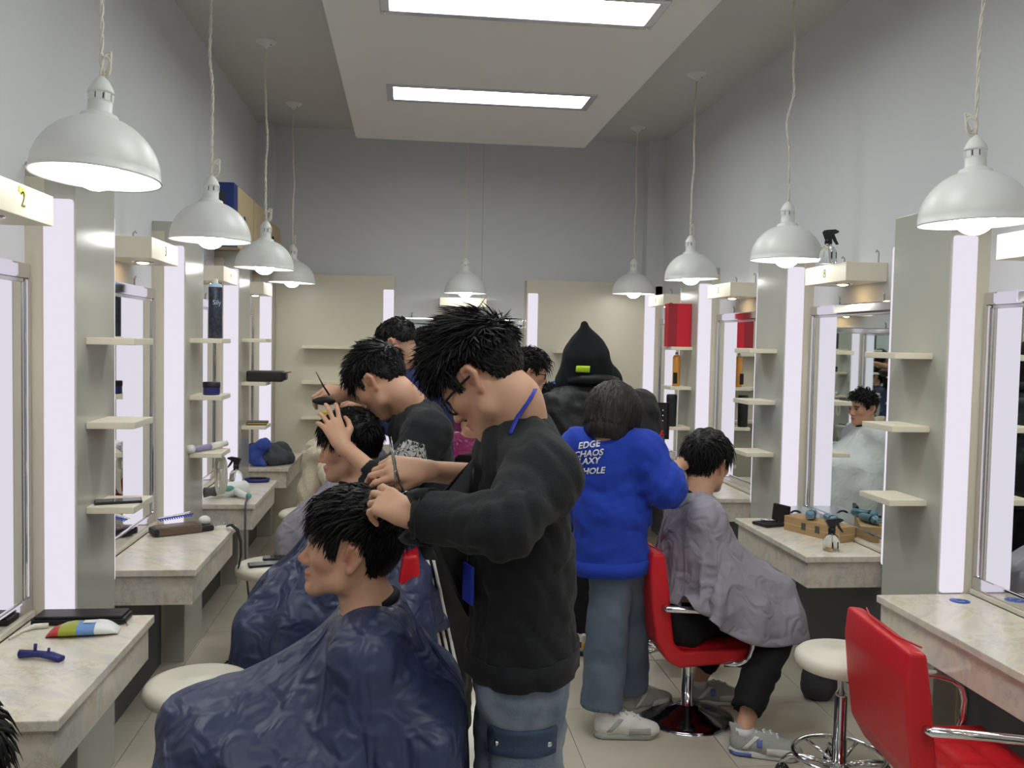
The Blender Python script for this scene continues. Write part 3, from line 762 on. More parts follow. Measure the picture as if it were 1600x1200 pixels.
def build_cape(parent, X, Q, m, name='cape', crumple=.007):
    NR, NA = X.shape[:2]
    # crumple: creases along the surface normal, fading towards the collar
    du = np.roll(X, -1, 1)-np.roll(X, 1, 1); dv = np.gradient(X, axis=0); nn = np.cross(dv, du); nn /= np.linalg.norm(nn, axis=-1, keepdims=True)+1e-9
    rn = np.random.RandomState(NR+int(abs(X[0, 0, 1])*100)); w_ = np.zeros((NR, NA)); Wp = X+.04*np.sin(X[..., [1, 2, 0]]*17+rn.rand(3)*6)
    for o_ in range(3):
        for q in range(3):
            dr = rn.randn(3); dr /= np.linalg.norm(dr); w_ += (1-2*np.abs(np.sin(Wp@dr*(16*1.8**o_)+rn.rand()*6)))*(.6**o_)/3
    X = X+nn*(crumple*w_*np.clip(np.arange(NR)/6., 0, 1)[:, None])[..., None]
    me = quads(name, X.reshape(-1, 3), Q, m); o = link(name, me, parent)
    md = o.modifiers.new('fine', 'SUBSURF'); md.levels = 1; md.render_levels = 1
    md = o.modifiers.new('cloth', 'SOLIDIFY'); md.thickness = .003; md.offset = 1
    return o
def collar(parent, X, m='black_matte', r=.011):
    ring = [Vector(p) for p in X[0]]; c = sum(ring, Vector())/len(ring)
    b = smooth(); b.tube([c+(p-c)*1.0+Vector((0, 0, .006)) for p in ring[::2]], r, 8, closed=True, flat=1.0)
    return b.build('collar', m, parent)
# ------------------------------------------------------------------ clothes and bodies
mat('sweat_black', (26, 27, 31), rough=.9, sheen=.06, bump=.25, bscale=260)
mat('sweat_blue', (28, 62, 176), rough=.85, sheen=.08, bump=.25, bscale=260)
mat('shirt_navy', (34, 42, 88), rough=.8, bump=.2, bscale=200)
mat('shirt_bright', (36, 104, 190), rough=.8, bump=.2, bscale=200)
mat('wine', (112, 28, 52), rough=.8, bump=.2, bscale=200)
mat('puffer', (20, 21, 25), rough=.5, bump=.3, bscale=40)
mat('hood_knit', (17, 19, 23), rough=.95, bump=.3, bscale=220)
mat('pants_black', (17, 18, 24), rough=.85, bump=.25, bscale=160)
mat('track_black', (18, 18, 21), rough=.6, bump=.2, bscale=60)
mat('denim', (150, 160, 174), rough=.9, noise=1, nscale=9, col2=(88, 106, 132), bump=.35, bscale=220)
mat('denim_grey', (108, 122, 140), rough=.9, noise=1, nscale=6, col2=(86, 100, 118), bump=.3, bscale=220)
mat('denim_dark', (70, 88, 116), rough=.9, noise=.4, nscale=12, bump=.35, bscale=220)
mat('cape_navy', (52, 61, 95), rough=.38, spec=.6, bump=.75, bscale=12)
mat('cape_grey', (150, 146, 158), rough=.6, spec=.35, bump=.7, bscale=12)
mat('cape_white', (225, 230, 232), rough=.6, bump=.35, bscale=14)
mat('cape_magenta', (128, 24, 84), rough=.35, bump=.6, bscale=22)
mat('shoe_white', (228, 226, 220), rough=.55, bump=.2, bscale=60)
mat('shoe_grey', (176, 178, 172), rough=.7, bump=.3, bscale=150)
mat('shoe_dark', (30, 30, 34), rough=.5)
mat('shoe_blue', (104, 122, 196), rough=.5)
mat('print_white', (236, 236, 240), rough=.7)
mat('stripe_white', (232, 230, 228), rough=.7)
mat('lanyard_blue', (32, 52, 170), rough=.6)
mat('lime', (196, 236, 58), rough=.5)
mat('lime_ink', (110, 150, 40), rough=.6)
mat('yellow', (226, 190, 60), rough=.5); mat('purple', (84, 50, 110), rough=.5)
mat('sock', (225, 225, 228), rough=.9)
def sleeve_print():
    m = mat('sweat_print', (25, 26, 30), rough=.9, bump=.2, bscale=260); nt = m.node_tree; b = nt.nodes['Principled BSDF']
    t = nt.nodes.new('ShaderNodeTexCoord'); n = nt.nodes.new('ShaderNodeTexNoise'); n.inputs['Scale'].default_value = 26; n.inputs['Detail'].default_value = 2.5; n.inputs['Distortion'].default_value = 1.2
    nt.links.new(t.outputs['Object'], n.inputs['Vector'])
    r = nt.nodes.new('ShaderNodeValToRGB'); r.color_ramp.interpolation = 'CONSTANT'
    e = r.color_ramp.elements; e[0].position = 0; e[0].color = lin((160, 158, 158))+(1,); e[1].position = .47; e[1].color = lin((34, 34, 38))+(1,)
    x = e.new(.54); x.color = lin((164, 162, 162))+(1,)
    x = e.new(.66); x.color = lin((40, 40, 44))+(1,)
    nt.links.new(n.outputs[0], r.inputs[0]); nt.links.new(r.outputs[0], b.inputs['Base Color'])
sleeve_print()
def world_person(x, y, label, group=None):
    o = empty('person', (x, y, 0), label, 'person', group); return o
def settle(root):
    T = Matrix.Translation(-Vector(root.location))
    for ch in root.children:
        ch.matrix_parent_inverse = T
def march(F, p, d, far=.6, step=.002):
    """first hit of the garment surface from p along d"""
    d = unit(d); n = int(far/step); T = np.arange(n)*step; Q = np.asarray(p)[None]+T[:, None]*d
    s = F.sample(Q); k = np.nonzero(s < 0)[0]
    if len(k) == 0: return None
    i = k[0]
    if i == 0: return Q[0]
    f = s[i-1]/(s[i-1]-s[i]); return Q[i-1]+(Q[i]-Q[i-1])*f
def patch(F, o, right, up, w, h, d, m, name, parent, off=.002, n=8, shape=None, back=.25):
    """a piece of cloth laid on the surface of a garment"""
    right = unit(right); up = unit(up); V = []; nu = n; nv = max(3, int(n*h/w)); ok = True
    for j in range(nv+1):
        for i in range(nu+1):
            a, b = (i/nu-.5)*w, (j/nv-.5)*h
            if shape: a, b = shape(i/nu, j/nv)
            p = np.asarray(o)+right*a+up*b-unit(d)*back
            q = march(F, p, d); V.append(q-unit(d)*off if q is not None else None)
    good = [v for v in V if v is not None]
    if len(good) < 4: return None
    V = [v if v is not None else good[0] for v in V]
    Q = [(j*(nu+1)+i, j*(nu+1)+i+1, (j+1)*(nu+1)+i+1, (j+1)*(nu+1)+i) for j in range(nv) for i in range(nu)]
    ob = link(name, quads(name, np.array(V), np.array(Q), m), parent)
    md = ob.modifiers.new('t', 'SOLIDIFY'); md.thickness = off*1.6; md.offset = 0
    return ob
def print_text(F, body, size, o, right, up, d, m, name, parent, **k):
    me = text_mesh(body, size, 0, **k); me.materials.append(MATS[m]); right = unit(right); up = unit(up)
    bm = bmesh.new(); bm.from_mesh(me); bmesh.ops.triangulate(bm, faces=bm.faces)
    bmesh.ops.subdivide_edges(bm, edges=[e for e in bm.edges if e.calc_length() > size*.25], cuts=1)
    for v in bm.verts:
        p = np.asarray(o)+right*v.co.x+up*v.co.y-unit(d)*.25; q = march(F, p, d)
        v.co = Vector((q-unit(d)*.0035) if q is not None else p+unit(d)*.25)
    bm.to_mesh(me); bm.free()
    ob = link(name, me, parent); md = ob.modifiers.new('t', 'SOLIDIFY'); md.thickness = .003; md.offset = 0
    return ob
def garment(nb, pv, sl, sr, arms, m, name='sweatshirt', h=.008, depth=(.105, .112, .118), sc=1.38, amp=.006, freq=38, seed=1, neck=(0, 0, 1), hem=None, sh=.058, rs=(.064, .06, .05), extra=None, chest_drop=.11, parent=None, hole=.062):
    nb, pv, sl, sr = (np.asarray(v, float) for v in (nb, pv, sl, sr)); pts = [nb, pv, sl, sr]
    for a in arms: pts += [np.asarray(q, float) for q in a[:3]]
    lo, hi = bounds(pts, .2); F = Field(lo, hi, h); side = sl-sr; elbows = []
    ax = unit(pv-nb); c = nb+ax*chest_drop; mid = (c+pv)/2
    F.cone(c, mid, depth[0], depth[1], .04, side, sc); F.cone(mid, pv, depth[1], depth[2], .05, side, sc)
    F.cone(sl+ax*.02, sr+ax*.02, sh, sh, .06); F.cone(nb+ax*.02, sl, .05, sh, .05); F.cone(nb+ax*.02, sr, .05, sh, .05)
    for a in arms:
        s_, e_, w_ = (np.asarray(q, float) for q in a[:3]); r = a[3] if len(a) > 3 else rs
        F.cone(s_, e_, r[0], r[1], .045); F.cone(e_, w_, r[1]*1.02, r[2], .03)
        elbows.append((e_, unit(w_-s_), r[1]))
    if extra: extra(F)
    F.wrinkle(amp, freq, seed)
    for e_, u_, rr in elbows:          # bunched folds round the bent elbow
        sl_, gg = F.sub(e_-.2, e_+.2)
        if sl_ is None: continue
        q = [gg[k]-np.float32(e_[k]) for k in range(3)]; t_ = q[0]*u_[0]+q[1]*u_[1]+q[2]*u_[2]; d2 = q[0]**2+q[1]**2+q[2]**2
        F.d[sl_] += (.0055*(1-2*np.abs(np.sin(t_*(PI/.05)+7*q[2]+5*q[0])))*np.exp(-d2/.0165)).astype(np.float32)
    n = unit(neck); F.cone(nb+n*.0, nb+n*.14, hole, hole+.02, .008, op='-')
    hz = hem if hem is not None else (pv, ax); F.cut(hz[1], hz[0])
    for a in arms:
        s_, e_, w_ = (np.asarray(q, float) for q in a[:3]); d = unit(w_-e_); F.cone(w_+d*.035, w_+d*.16, .075, .075, 0, op='-')
    me, P = F.mesh(name, m); return link(name, me, parent), F
def trousers(pv, hips, knees, ankles, m, name='trousers', h=.009, r=(.085, .07, .06), amp=.006, freq=34, seed=2, seat=.115, sc=1.3, parent=None, side=(0, 1, 0), top=None, extra=None):
    lo, hi = bounds([pv]+list(hips)+list(knees)+list(ankles), .2); F = Field(lo, hi, h)
    F.ell(pv, (seat, seat, seat*.9), None, .03)
    for hp, kn, an in zip(hips, knees, ankles):
        F.cone(pv, hp, seat*.8, r[0]*1.05, .03); F.cone(hp, kn, r[0], r[1], .03); F.cone(kn, an, r[1], r[2], .025)
    if extra: extra(F)
    F.wrinkle(amp, freq, seed)
    for kn, an in zip(knees, ankles):
        d = unit(np.asarray(an)-kn); F.cone(np.asarray(an)+d*(.0+r[2]), np.asarray(an)+d*.25, r[2]*1.6, r[2]*1.6, 0, op='-')
    if top is not None: F.cut((0, 0, 1), (0, 0, top))
    me, P = F.mesh(name, m); return link(name, me, parent), F
def shoe(heel, fwd, parent, upper='shoe_white', sole='shoe_white', L=.28, accent=None, laces=True):
    """heel: floor point under the heel; fwd: toe direction"""
    f = unit((fwd[0], fwd[1], 0)); l = np.array((-f[1], f[0], 0)); z = np.array((0, 0, 1.)); B = np.stack([f, l, z], 1)
    W = lambda p: np.asarray(heel, float)+B@np.asarray(p, float)
    lo, hi = bounds([W((-.03, -.07, 0)), W((L+.04, .07, .16)), W((-.03, .07, .0)), W((L+.04, -.07, .0))], .03)
    hs_ = .0068 if laces else .009
    F = Field(lo, hi, hs_)
    F.cone(W((.045, 0, .05)), W((.05, 0, .105)), .038, .036, .02, l, 1.0); F.cone(W((.045, 0, .045)), W((L*.55, 0, .055)), .04, .04, .03, l, .95)
    F.cone(W((L*.5, 0, .05)), W((L*.8, .0, .03)), .045, .034, .03, l, 1.1); F.ell(W((L*.78, 0, .035)), (.065, .046, .034), B, .02)
    F.cone(W((.02, 0, .09)), W((.0, 0, .115)), .012, .008, .015); F.cone(W((.055, 0, .08)), W((.06, 0, .16)), .028, .033, .004, op='-')
    F.wrinkle(.0018, 50, 5); F.cut(-z, W((0, 0, .014)))
    me, P = F.mesh('shoe', upper); s = link('shoe', me, parent)
    G = Field(lo, hi, hs_); G.cone(W((.04, 0, .012)), W((L*.45, 0, .008)), .046, .042, .02, l, .98); G.cone(W((L*.45, 0, .008)), W((L-.06, 0, .006)), .042, .048, .02, l, .98)
    G.cut(z, W((0, 0, .026))); G.cut(-z, W((0, 0, .001))); me, P = G.mesh('sole', sole); so = link('sole', me, s)
    if laces:
        c2 = sole if sole != upper else ('shoe_grey' if upper == 'shoe_white' else 'shoe_white')
        for sg in (1, -1):
            patch(F, W((L*.30, 0, .062)), f, z, .035, .05, l*sg, c2, 'side_panel', s, .003, 4, shape=lambda u, v: ((u-.5)*.02+(v-.5)*.05, (v-.5)*.05), back=.1)
            patch(F, W((L*.68, 0, .04)), f, z, .09, .026, l*sg, 'shoe_grey' if upper == 'shoe_white' else 'shoe_white', 'toe_panel', s, .003, 5, back=.1)
            if accent: patch(F, W((L*.42, 0, .066)), f, z, .02, .028, l*sg, accent, 'side_mark', s, .004, 3, back=.1); patch(G, W((L*.16, 0, .013)), f, z, .085, .012, l*sg, accent, 'sole_mark', s, .003, 4, back=.1)
        for k in range(4):
            pts = [march(F, W((.10+.027*k+.004*abs(q), .011*q, .2)), -z) for q in (-2, -1, 0, 1, 2)]
            pts = [p+z*.002 for p in pts if p is not None]
            if len(pts) > 2: smooth().tube([tuple(p) for p in pts], .0038, 6).build('lace', 'print_white', s)
    return s
def body_mesh(root, F, H, tone=1.0, fade=0, brows=True):
    me, P = F.mesh('body', 'skin', relax=1); col_attr(me, skin_colors(P, H, tone, brows, fade)); return link('body', me, root)

# ------------------------------------------------------------------ red hydraulic chairs
def chair_meshes():
    R = {}
    side = [(.24, .33), (.24, .385), (-.10, .375), (-.135, .41), (-.15, .52), (-.165, .66), (-.185, .785), (-.24, .79), (-.248, .70), (-.235, .56), (-.215, .42), (-.165, .335), (-.11, .305)]
    bm = bmesh.new(); n = len(side); a = [bm.verts.new((x, -.235, z)) for x, z in side]; b = [bm.verts.new((x, .235, z)) for x, z in side]
    bm.faces.new(a); bm.faces.new(b[::-1])
    for i in range(n): bm.faces.new((a[i], b[i], b[(i+1) % n], a[(i+1) % n]))
    bmesh.ops.recalc_face_normals(bm, faces=bm.faces); bmesh.ops.bevel(bm, geom=list(bm.edges), offset=.016, segments=3, profile=.6, affect='EDGES')
    me = bpy.data.meshes.new('upholstery'); bm.to_mesh(me); bm.free(); me.materials.append(MATS['red_leather'])
    for p in me.polygons: p.use_smooth = True
    R['upholstery'] = me
    c = smooth()        # tufted seat pad
    N = 25; V = []; F_ = []
    for i in range(N):
        for j in range(N):
            x = -.12+.35*i/(N-1); y = -.205+.41*j/(N-1); e = min(i, j, N-1-i, N-1-j)/3.0
            g = .5+.5*abs(math.sin(PI*(i/(N-1)*3)))**.4*abs(math.sin(PI*(j/(N-1)*3)))**.4
            V.append((x, y, .378+.022*min(1, e)**.5*g))
    for i in range(N-1):
        for j in range(N-1): F_.append((i*N+j, (i+1)*N+j, (i+1)*N+j+1, i*N+j+1))
    c.add(V, F_); R['seat_pad'] = c.mesh('seat_pad', 'red_leather')
    for s_, nm in ((1, 'l'), (-1, 'r')):
        y = .262*s_
        path = [(-.19, y*.93, .565), (-.18, y, .567), (-.05, y, .558), (.09, y, .546), (.15, y, .53), (.183, y, .505), (.195, y, .46), (.19, y, .40), (.175, y, .345), (.14, y*.95, .325), (.08, y*.86, .322)]
        R['arm'+nm] = smooth().tube(path, .0145, 12).mesh('armrest', 'chrome')
    c = smooth(); c.lathe([(.0, .31), (.075, .31), (.075, .295), (.03, .29), (.026, .28), (.026, .062), (.04, .058), (.045, .05)], 24); R['column'] = c.mesh('column', 'chrome')
    c = smooth(); c.lathe([(.0, .062), (.045, .06), (.06, .05), (.12, .032), (.18, .016), (.2, .008), (.202, .002), (.2, 0), (.0, 0)], 48); R['base'] = c.mesh('base', 'chrome_dark')
    c = smooth(); c.lathe([(.2, .006), (.206, .005), (.206, 0), (.2, .0)], 48); R['rim'] = c.mesh('base_rim', 'chrome')
    R['stitch'] = smooth().tube([(-.187, -.2, .792), (-.215, -.1, .7925), (-.215, .1, .7925), (-.187, .2, .792)], .003, 6).mesh('piping', 'red_leather')
    return R
mat('chrome_dark', (120, 122, 130), rough=.12, metal=1, noise=.3, nscale=9)
CH = chair_meshes()
def red_chair(x, y, rz, label, dz=0):
    r = empty('salon_chair', (x, y, 0), label, 'chair', 'red salon chairs', rz)
    for n, k in (('upholstery', 'upholstery'), ('seat_pad', 'seat_pad'), ('armrest', 'arml'), ('armrest', 'armr'), ('piping', 'stitch')): link(n, CH[k], r, loc=(0, 0, dz))
    c = link('column', CH['column'], r); c.scale = (1, 1, 1+dz/.3)
    link('base', CH['base'], r); link('base_rim', CH['rim'], r)
    return r

# ------------------------------------------------------------------ seated clients
def seated(label, hc, hf, nb, face, pv, knee, ank, cape_m, cape, hair, tone=1.0, chair_dz=0, hres=.005, elbow_out=.06, hands=(.25, -.02), tilt=0, pants='pants_black', shoes='shoe_white', collar_m='black_matte', tent=0, fine=True, capename='cape', seat_top=.40, cuff=(.085, .07, .055), glasses_on=False, collide_arms=True, shoe_dirs=None, bare=False, ends=None, fade=0, soles=None, accent=None, up=(0, 0, 1), hs=1.0, back=4.6):
    hc, nb, pv = (np.asarray(v, float) for v in (hc, nb, pv)); f = unit((face[0], face[1], 0)); l = np.array((-f[1], f[0], 0.)); z = np.array((0, 0, 1.))
    root = world_person(pv[0], pv[1], label)
    H = Head(hc, hf, up=up, tilt=tilt, sc=hs)
    sl, sr = nb+l*.165-z*.065, nb-l*.165-z*.065
    el, er = sl+l*elbow_out-z*.25+f*.05, sr-l*elbow_out-z*.25+f*.05
    wl, wr = el+f*hands[0]+z*hands[1]-l*.10, er+f*hands[0]+z*hands[1]+l*.10
    hl, hr = pv+l*.095, pv-l*.095
    kn = [np.asarray(k, float) for k in knee]; an = [np.asarray(a, float) for a in ank]
    lo, hi = bounds([hc, nb, pv, sl, sr, el, er, wl, wr]+([*an, *kn] if bare else []), .16); F = Field(lo, hi, hres)
    add_head(F, H, fine); F.cone(H.w((-.04, 0, -.085)), nb, .052, .058, .03); F.cone(nb-z*.02, nb-z*.12, .06, .1, .06, l, 1.3)
    F.cone(nb-z*.12, pv+z*.05, .1, .105, .05, l, 1.35); F.cone(sl, sr, .05, .05, .05); F.cone(nb-z*.01, sl, .042, .045, .04); F.cone(nb-z*.01, sr, .042, .045, .04)
    for s_, e_, w_, rt in ((sl, el, wl, False), (sr, er, wr, True)):
        F.cone(s_, e_, .046, .038, .03); F.cone(e_, w_, .038, .027, .02); add_hand(F, w_, w_-e_, z, rt, curl=(.35,)*4)
    if bare:
        for k_, a_ in zip(kn, an): F.cone(k_, a_-z*.05, .055, .036, .02)
    body_mesh(root, F, H, tone, fade)
    build_hair(H, root, **hair)
    if glasses_on: glasses(H, root)
    trousers(pv+z*.02, (hl, hr), kn, an, pants, h=.01, r=cuff, parent=root, seat=.12)
    for i, a_ in enumerate(an):
        d = (shoe_dirs[i] if shoe_dirs else f); u_ = unit((d[0], d[1], 0)); shoe((a_[0]-u_[0]*.055, a_[1]-u_[1]*.055, 0), d, root, shoes, soles or shoes, accent=accent)
        if bare: smooth().tube([a_-z*.085, a_-z*.045], [.043, .041], 14).build('sock', 'sock', root)
    # collider: figure plus the chair it sits on
    pts = [nb, pv, *kn, *an, pv-f*.4, pv+f*.5]; lo, hi = bounds(pts, .5); lo[2] = -.05; C = Field(lo, hi, .016)
    C.cone(nb-z*.03, nb-z*.13, .062, .11, .05, l, 1.3); C.cone(nb-z*.12, pv, .112, .13, .05, l, 1.35); C.cone(sl, sr, .065, .065, .05); C.cone(nb-z*.0, sl, .05, .06, .05); C.cone(nb-z*.0, sr, .05, .06, .05)
    for s_, e_, w_ in ((sl, el, wl), (sr, er, wr)):
        C.cone(s_, e_, .065, .055, .04); C.cone(e_, w_+f*.07, .055, .05, .04)
    for hp, k_, a_ in zip((hl, hr), kn, an): C.cone(hp, k_, .108, cuff[1]+.022, .04); C.cone(k_, a_, cuff[1]+.022, cuff[2]+.015, .03)
    for e_, w_, hp, k_ in ((el, wl, hl, kn[0] if (kn[0]-pv)@l > 0 else kn[1]), (er, wr, hr, kn[1] if (kn[0]-pv)@l > 0 else kn[0])):   # the cape cannot pass beneath the arms
        for q in (.0, .35, .7, 1.1): C.cone(e_+(w_-e_)*q, hp+(k_-hp)*min(q*.75, 1), .06, .085, .05)
    C.cone((wl+wr)/2+f*.03, (kn[0]+kn[1])/2*.7+pv*.3, .07, .1, .06); C.cone((kn[0]+kn[1])/2-f*.1, pv, .085, .1, .05, l, 1.4)
    C.cone(pv-f*.17-z*.1, pv-f*.185+z*(.29 if back > 4 else .24), .06, .065, .02, l, back)
    for s_ in (1, -1): C.cone(pv-f*.15+l*.26*s_+z*.12, pv+f*.25+l*.26*s_+z*.10, .04, .045, .02); C.cone(pv+f*.25+l*.26*s_+z*.10, pv+f*.22+l*.26*s_-z*.12, .045, .045, .02)
    if tent: C.cone((wl+wr)/2+f*.05+z*tent, (wl+wr)/2+f*.16+z*tent*.9, .07, .05, .06, l, 1.5)
    nk = unit(np.asarray(H.w((-.035, 0, -.06)))-nb)
    X, Q = drape(C, nb+nk*.015, nk, .068, *cape, f)
    if ends: X = ends(X)
    build_cape(root, X, Q, cape_m, capename); collar(root, X, collar_m)
    settle(root); return root, H, X
SEG = dict
seated('person seated in profile under a navy cape, thick black fringe over the forehead',
       (-.128, 2.245, 1.135), (-.985, .02, .1), (-.075, 2.25, .985), (-1, .0), (-.10, 2.25, .47), ((-.51, 2.10, .53), (-.51, 2.40, .53)), ((-.56, 2.13, .12), (-.56, 2.38, .12)),
       'cape_navy', (1.0, .76, .66), SEG(n=3200, top=.06, side=.022, lift=.35, comb=(.9, 0, .0), fringe=.045, seed=4, front=.064, sideline=.042, low=-.085, thick=.026, messy=.2, wid=.0034, drop=.3), hres=.0042, hands=(.25, .03), tent=.03)
seated('person seated under a navy cape, hair held by the barber with the printed sleeve',
       (-.205, 3.45, 1.243), (-.99, .02, -.12), (-.165, 3.45, 1.09), (-1, 0), (-.14, 3.45, .56), ((-.5, 3.31, .60), (-.5, 3.6, .60)), ((-.58, 3.33, .14), (-.58, 3.58, .14)),
       'cape_navy', (1.02, .72, .44), SEG(n=1500, top=.05, side=.03, lift=.35, comb=(.6, 0, .1), fringe=.05, seed=9, sideline=.028, low=-.08, thick=.02, messy=.25, wid=.004), hres=.005, hands=(.2, -.08), back=3.4)
seated('person seated under a pale grey cape, half hidden behind the two clients in navy capes',
       (-.245, 4.90, 1.222), (-.98, .0, -.15), (-.21, 4.90, 1.07), (-1, 0), (-.18, 4.90, .56), ((-.56, 4.80, .60), (-.56, 5.05, .60)), ((-.6, 4.83, .14), (-.6, 5.03, .14)),
       'cape_grey', (1.02, .74, .6), SEG(n=350, top=.035, side=.01, lift=.5, seed=12, thick=.012), hres=.007, fine=False, hands=(.2, -.06))
seated('person in grey cape, black sweatpants and pale running shoes on a red chair',
       (1.322, 3.86, 1.133), (.80, .58, -.13), (1.262, 3.84, .985), (1, .0), (1.20, 3.84, .46), ((1.60, 3.70, .47), (1.57, 3.98, .50)), ((1.385, 3.50, .155), (1.36, 4.02, .155)),
       'cape_grey', (.74, .47, .36), SEG(n=1800, top=.055, side=.03, lift=.3, comb=(.7, .1, -.1), fringe=.06, seed=15, sideline=.028, low=-.08, thick=.022, drop=.5, messy=.22, wid=.0038), hres=.0056, hands=(.24, -.06), shoes='shoe_grey', soles='shoe_white', accent='shoe_blue', cuff=(.1, .088, .06), shoe_dirs=((1, -.42), (1, -.1)), bare=True, pants='pants_black')
seated('person seated under a shiny magenta cape facing the back wall mirror',
       (.50, 6.92, 1.07), (0, 1, -.1), (.50, 6.90, .92), (0, 1), (.50, 6.82, .42), ((.36, 7.2, .44), (.64, 7.2, .44)), ((.36, 7.2, .12), (.64, 7.2, .12)),
       'cape_magenta', (.7, .6, .55), SEG(n=250, top=.03, side=.015, seed=21), hres=.008, fine=False)
seated('person seated under a white cape, seen only in the mirror under the box numbered 8',
       (1.03, 6.5, 1.20), (.93, -.3, -.05), (.99, 6.5, 1.05), (1, -.1), (.92, 6.5, .52), ((1.34, 6.33, .55), (1.36, 6.62, .55)), ((1.42, 6.33, .12), (1.43, 6.6, .12)),
       'cape_white', (.95, .72, .6), SEG(n=450, top=.05, side=.02, lift=.8, seed=23, fringe=.04), hres=.006, hands=(.25, .05))
seated('person seated low beside the front left table, only dark hair showing',
       (-.73, 1.45, .965), (-1, .1, -.2), (-.69, 1.45, .82), (-1, 0), (-.56, 1.42, .42), ((-.95, 1.3, .4), (-.95, 1.55, .4)), ((-.95, 1.3, .1), (-.95, 1.55, .1)),
       'cape_navy', (.4, .5, .5), SEG(n=700, top=.05, side=.05, lift=.55, seed=27, low=-.08, sideline=-.02, thick=.02), hres=.007, fine=False, hands=(.12, .0))
red_chair(-.165, 2.25, PI, 'red salon chair under the seated person with the thick black fringe', -.02)
red_chair(-.185, 3.45, PI, 'red salon chair, its back showing beside white striped black trousers', .1)
red_chair(-.225, 4.90, PI, 'red salon chair under the client in the pale grey cape', .1)
red_chair(1.26, 3.86, 0, 'red salon chair on a round chrome base under the person in sweatpants')
red_chair(.50, 6.78, PI/2, 'red salon chair facing the back wall mirror')
red_chair(.93, 6.5, -.1, 'red salon chair under the client in the white cape', .05)
red_chair(1.72, 2.66, -.1, 'empty red salon chair pushed towards the table with the blue sticker', -.015)

# ------------------------------------------------------------------ standing people
def standing(label, base, hc, hf, nb, pv, sl, sr, arms, top, hair, hands=(), bottoms=None, tone=1.0, hres=.005, fine=True, tilt=0, gl=None, fade=0, g=None, up=(0, 0, 1), hs=1.0, head=True):
    """arms: (shoulder, elbow, wrist, sleeve end or None); hands: (arm index, x, z, right, curl, kw)"""
    root = world_person(base[0], base[1], label); nb, pv, sl, sr = (np.asarray(v, float) for v in (nb, pv, sl, sr)); z = np.array((0, 0, 1.))
    H = Head(hc, hf, up, tilt=tilt, sc=hs); pts = [hc, nb, pv, sl, sr]
    for a in arms: pts += [np.asarray(q, float) for q in a[:3]]
    lo, hi = bounds(pts, .2); F = Field(lo, hi, hres)
    add_head(F, H, fine); F.cone(H.w((-.04, 0, -.08)), nb, .05, .056, .03)
    ax = unit(pv-nb); F.cone(nb+ax*.02, nb+ax*.14, .055, .09, .06, sl-sr, 1.3); F.cone(nb+ax*.14, pv-ax*.16, .085, .09, .05, sl-sr, 1.3); F.cone(sl, sr, .045, .045, .05)
    info = []
    for a in arms: F.cone(a[0], a[1], .043, .037, .03); F.cone(a[1], a[2], .037, .026, .02)
    for (i, x, zz, rt, cu, kw) in hands: info.append(add_hand(F, arms[i][2], x, zz, rt, cu, **kw))
    body_mesh(root, F, H, tone, fade)
    if hair: build_hair(H, root, **hair)
    if gl: glasses(H, root, **gl)
    ga = []
    for a in arms:
        e_ = a[3] if len(a) > 3 and a[3] is not None else a[2]
        ga.append((a[0], a[1], e_)+((a[4],) if len(a) > 4 else ()))
    kw = dict(parent=root, neck=unit(np.asarray(H.w((-.04, 0, -.08)))-nb)); kw.update(g or {})
    go, GF = garment(nb, pv, sl, sr, ga, top, **kw)
    return root, H, F, GF, info
def legs(root, pv, feet, m, r=(.1, .085, .08), hipw=.09, side=(0, 1, 0), knees=None, name='trousers', seat=.115, ank=.09, **k):
    pv = np.asarray(pv, float); side = unit(side); hips = [pv+side*hipw-V3(0, 0, .03), pv-side*hipw-V3(0, 0, .03)]
    an = [np.array((f[0], f[1], ank)) for f in feet]
    kn = knees or [(h+a)/2+V3(0, 0, 0) for h, a in zip(hips, an)]
    return trousers(pv, hips, kn, an, m, name=name, r=r, parent=root, seat=seat, **k)
D, U = np.array, unit
SC_TOOLS = {}
# barber with glasses and washed jeans, cutting the fringe client's hair
r1, H1, F1, G1, hi1 = standing('person in loose black sweatshirt and washed cargo jeans with black glasses, cutting hair', (.30, 2.2), (.185, 2.205, 1.558), (-.66, .36, -.66), (.275, 2.2, 1.472), (.295, 2.2, .86),
    (.308, 2.015, 1.352), (.300, 2.39, 1.352),
    [((.308, 2.015, 1.352), (.205, 1.86, 1.268), (.008, 2.02, 1.262), (.028, 2.003, 1.262), (.076, .06, .052)), ((.30, 2.39, 1.352), (.262, 2.52, 1.27), (.045, 2.29, 1.322), (.165, 2.41, 1.295), (.075, .068, .058))],
    'sweat_black', SEG(n=3800, top=.07, side=.022, lift=.4, comb=(.8, .05, .1), fringe=.07, seed=31, front=.066, sideline=.032, low=-.06, thick=.026, messy=.3, wid=.0034, drop=-.15),
    hands=[(0, (-.62, .66, .24), (-.35, -.45, .8), False, ((.25, .45, .3), (.35, .55, .4), (.55, .75, .5), (.65, .9, .5)), dict(thumb=(.035, -.03))),
           (1, (-.85, -.35, .12), (-.2, -.75, .6), True, ((.5, .9, .5), (.6, 1.0, .5), (.9, 1.0, .6), (1.1, 1.0, .6)), dict(thumb=(.036, -.03), tcurl=.4))],
    hres=.0042, gl=dict(thick=.0034, w=.026, hgt=.019), g=dict(h=.0075, depth=(.108, .117, .130), sc=1.5, amp=.0075, freq=30, sh=.066, hem=((.295, 2.2, .855), (0.08, 0, -1)), hole=.066))
lg1, LF1 = legs(r1, (.29, 2.2, .86), ((.285, 2.09), (.315, 2.32)), 'denim', r=(.1, .1, .1), amp=.008, freq=28, h=.008, seat=.09, hipw=.065)
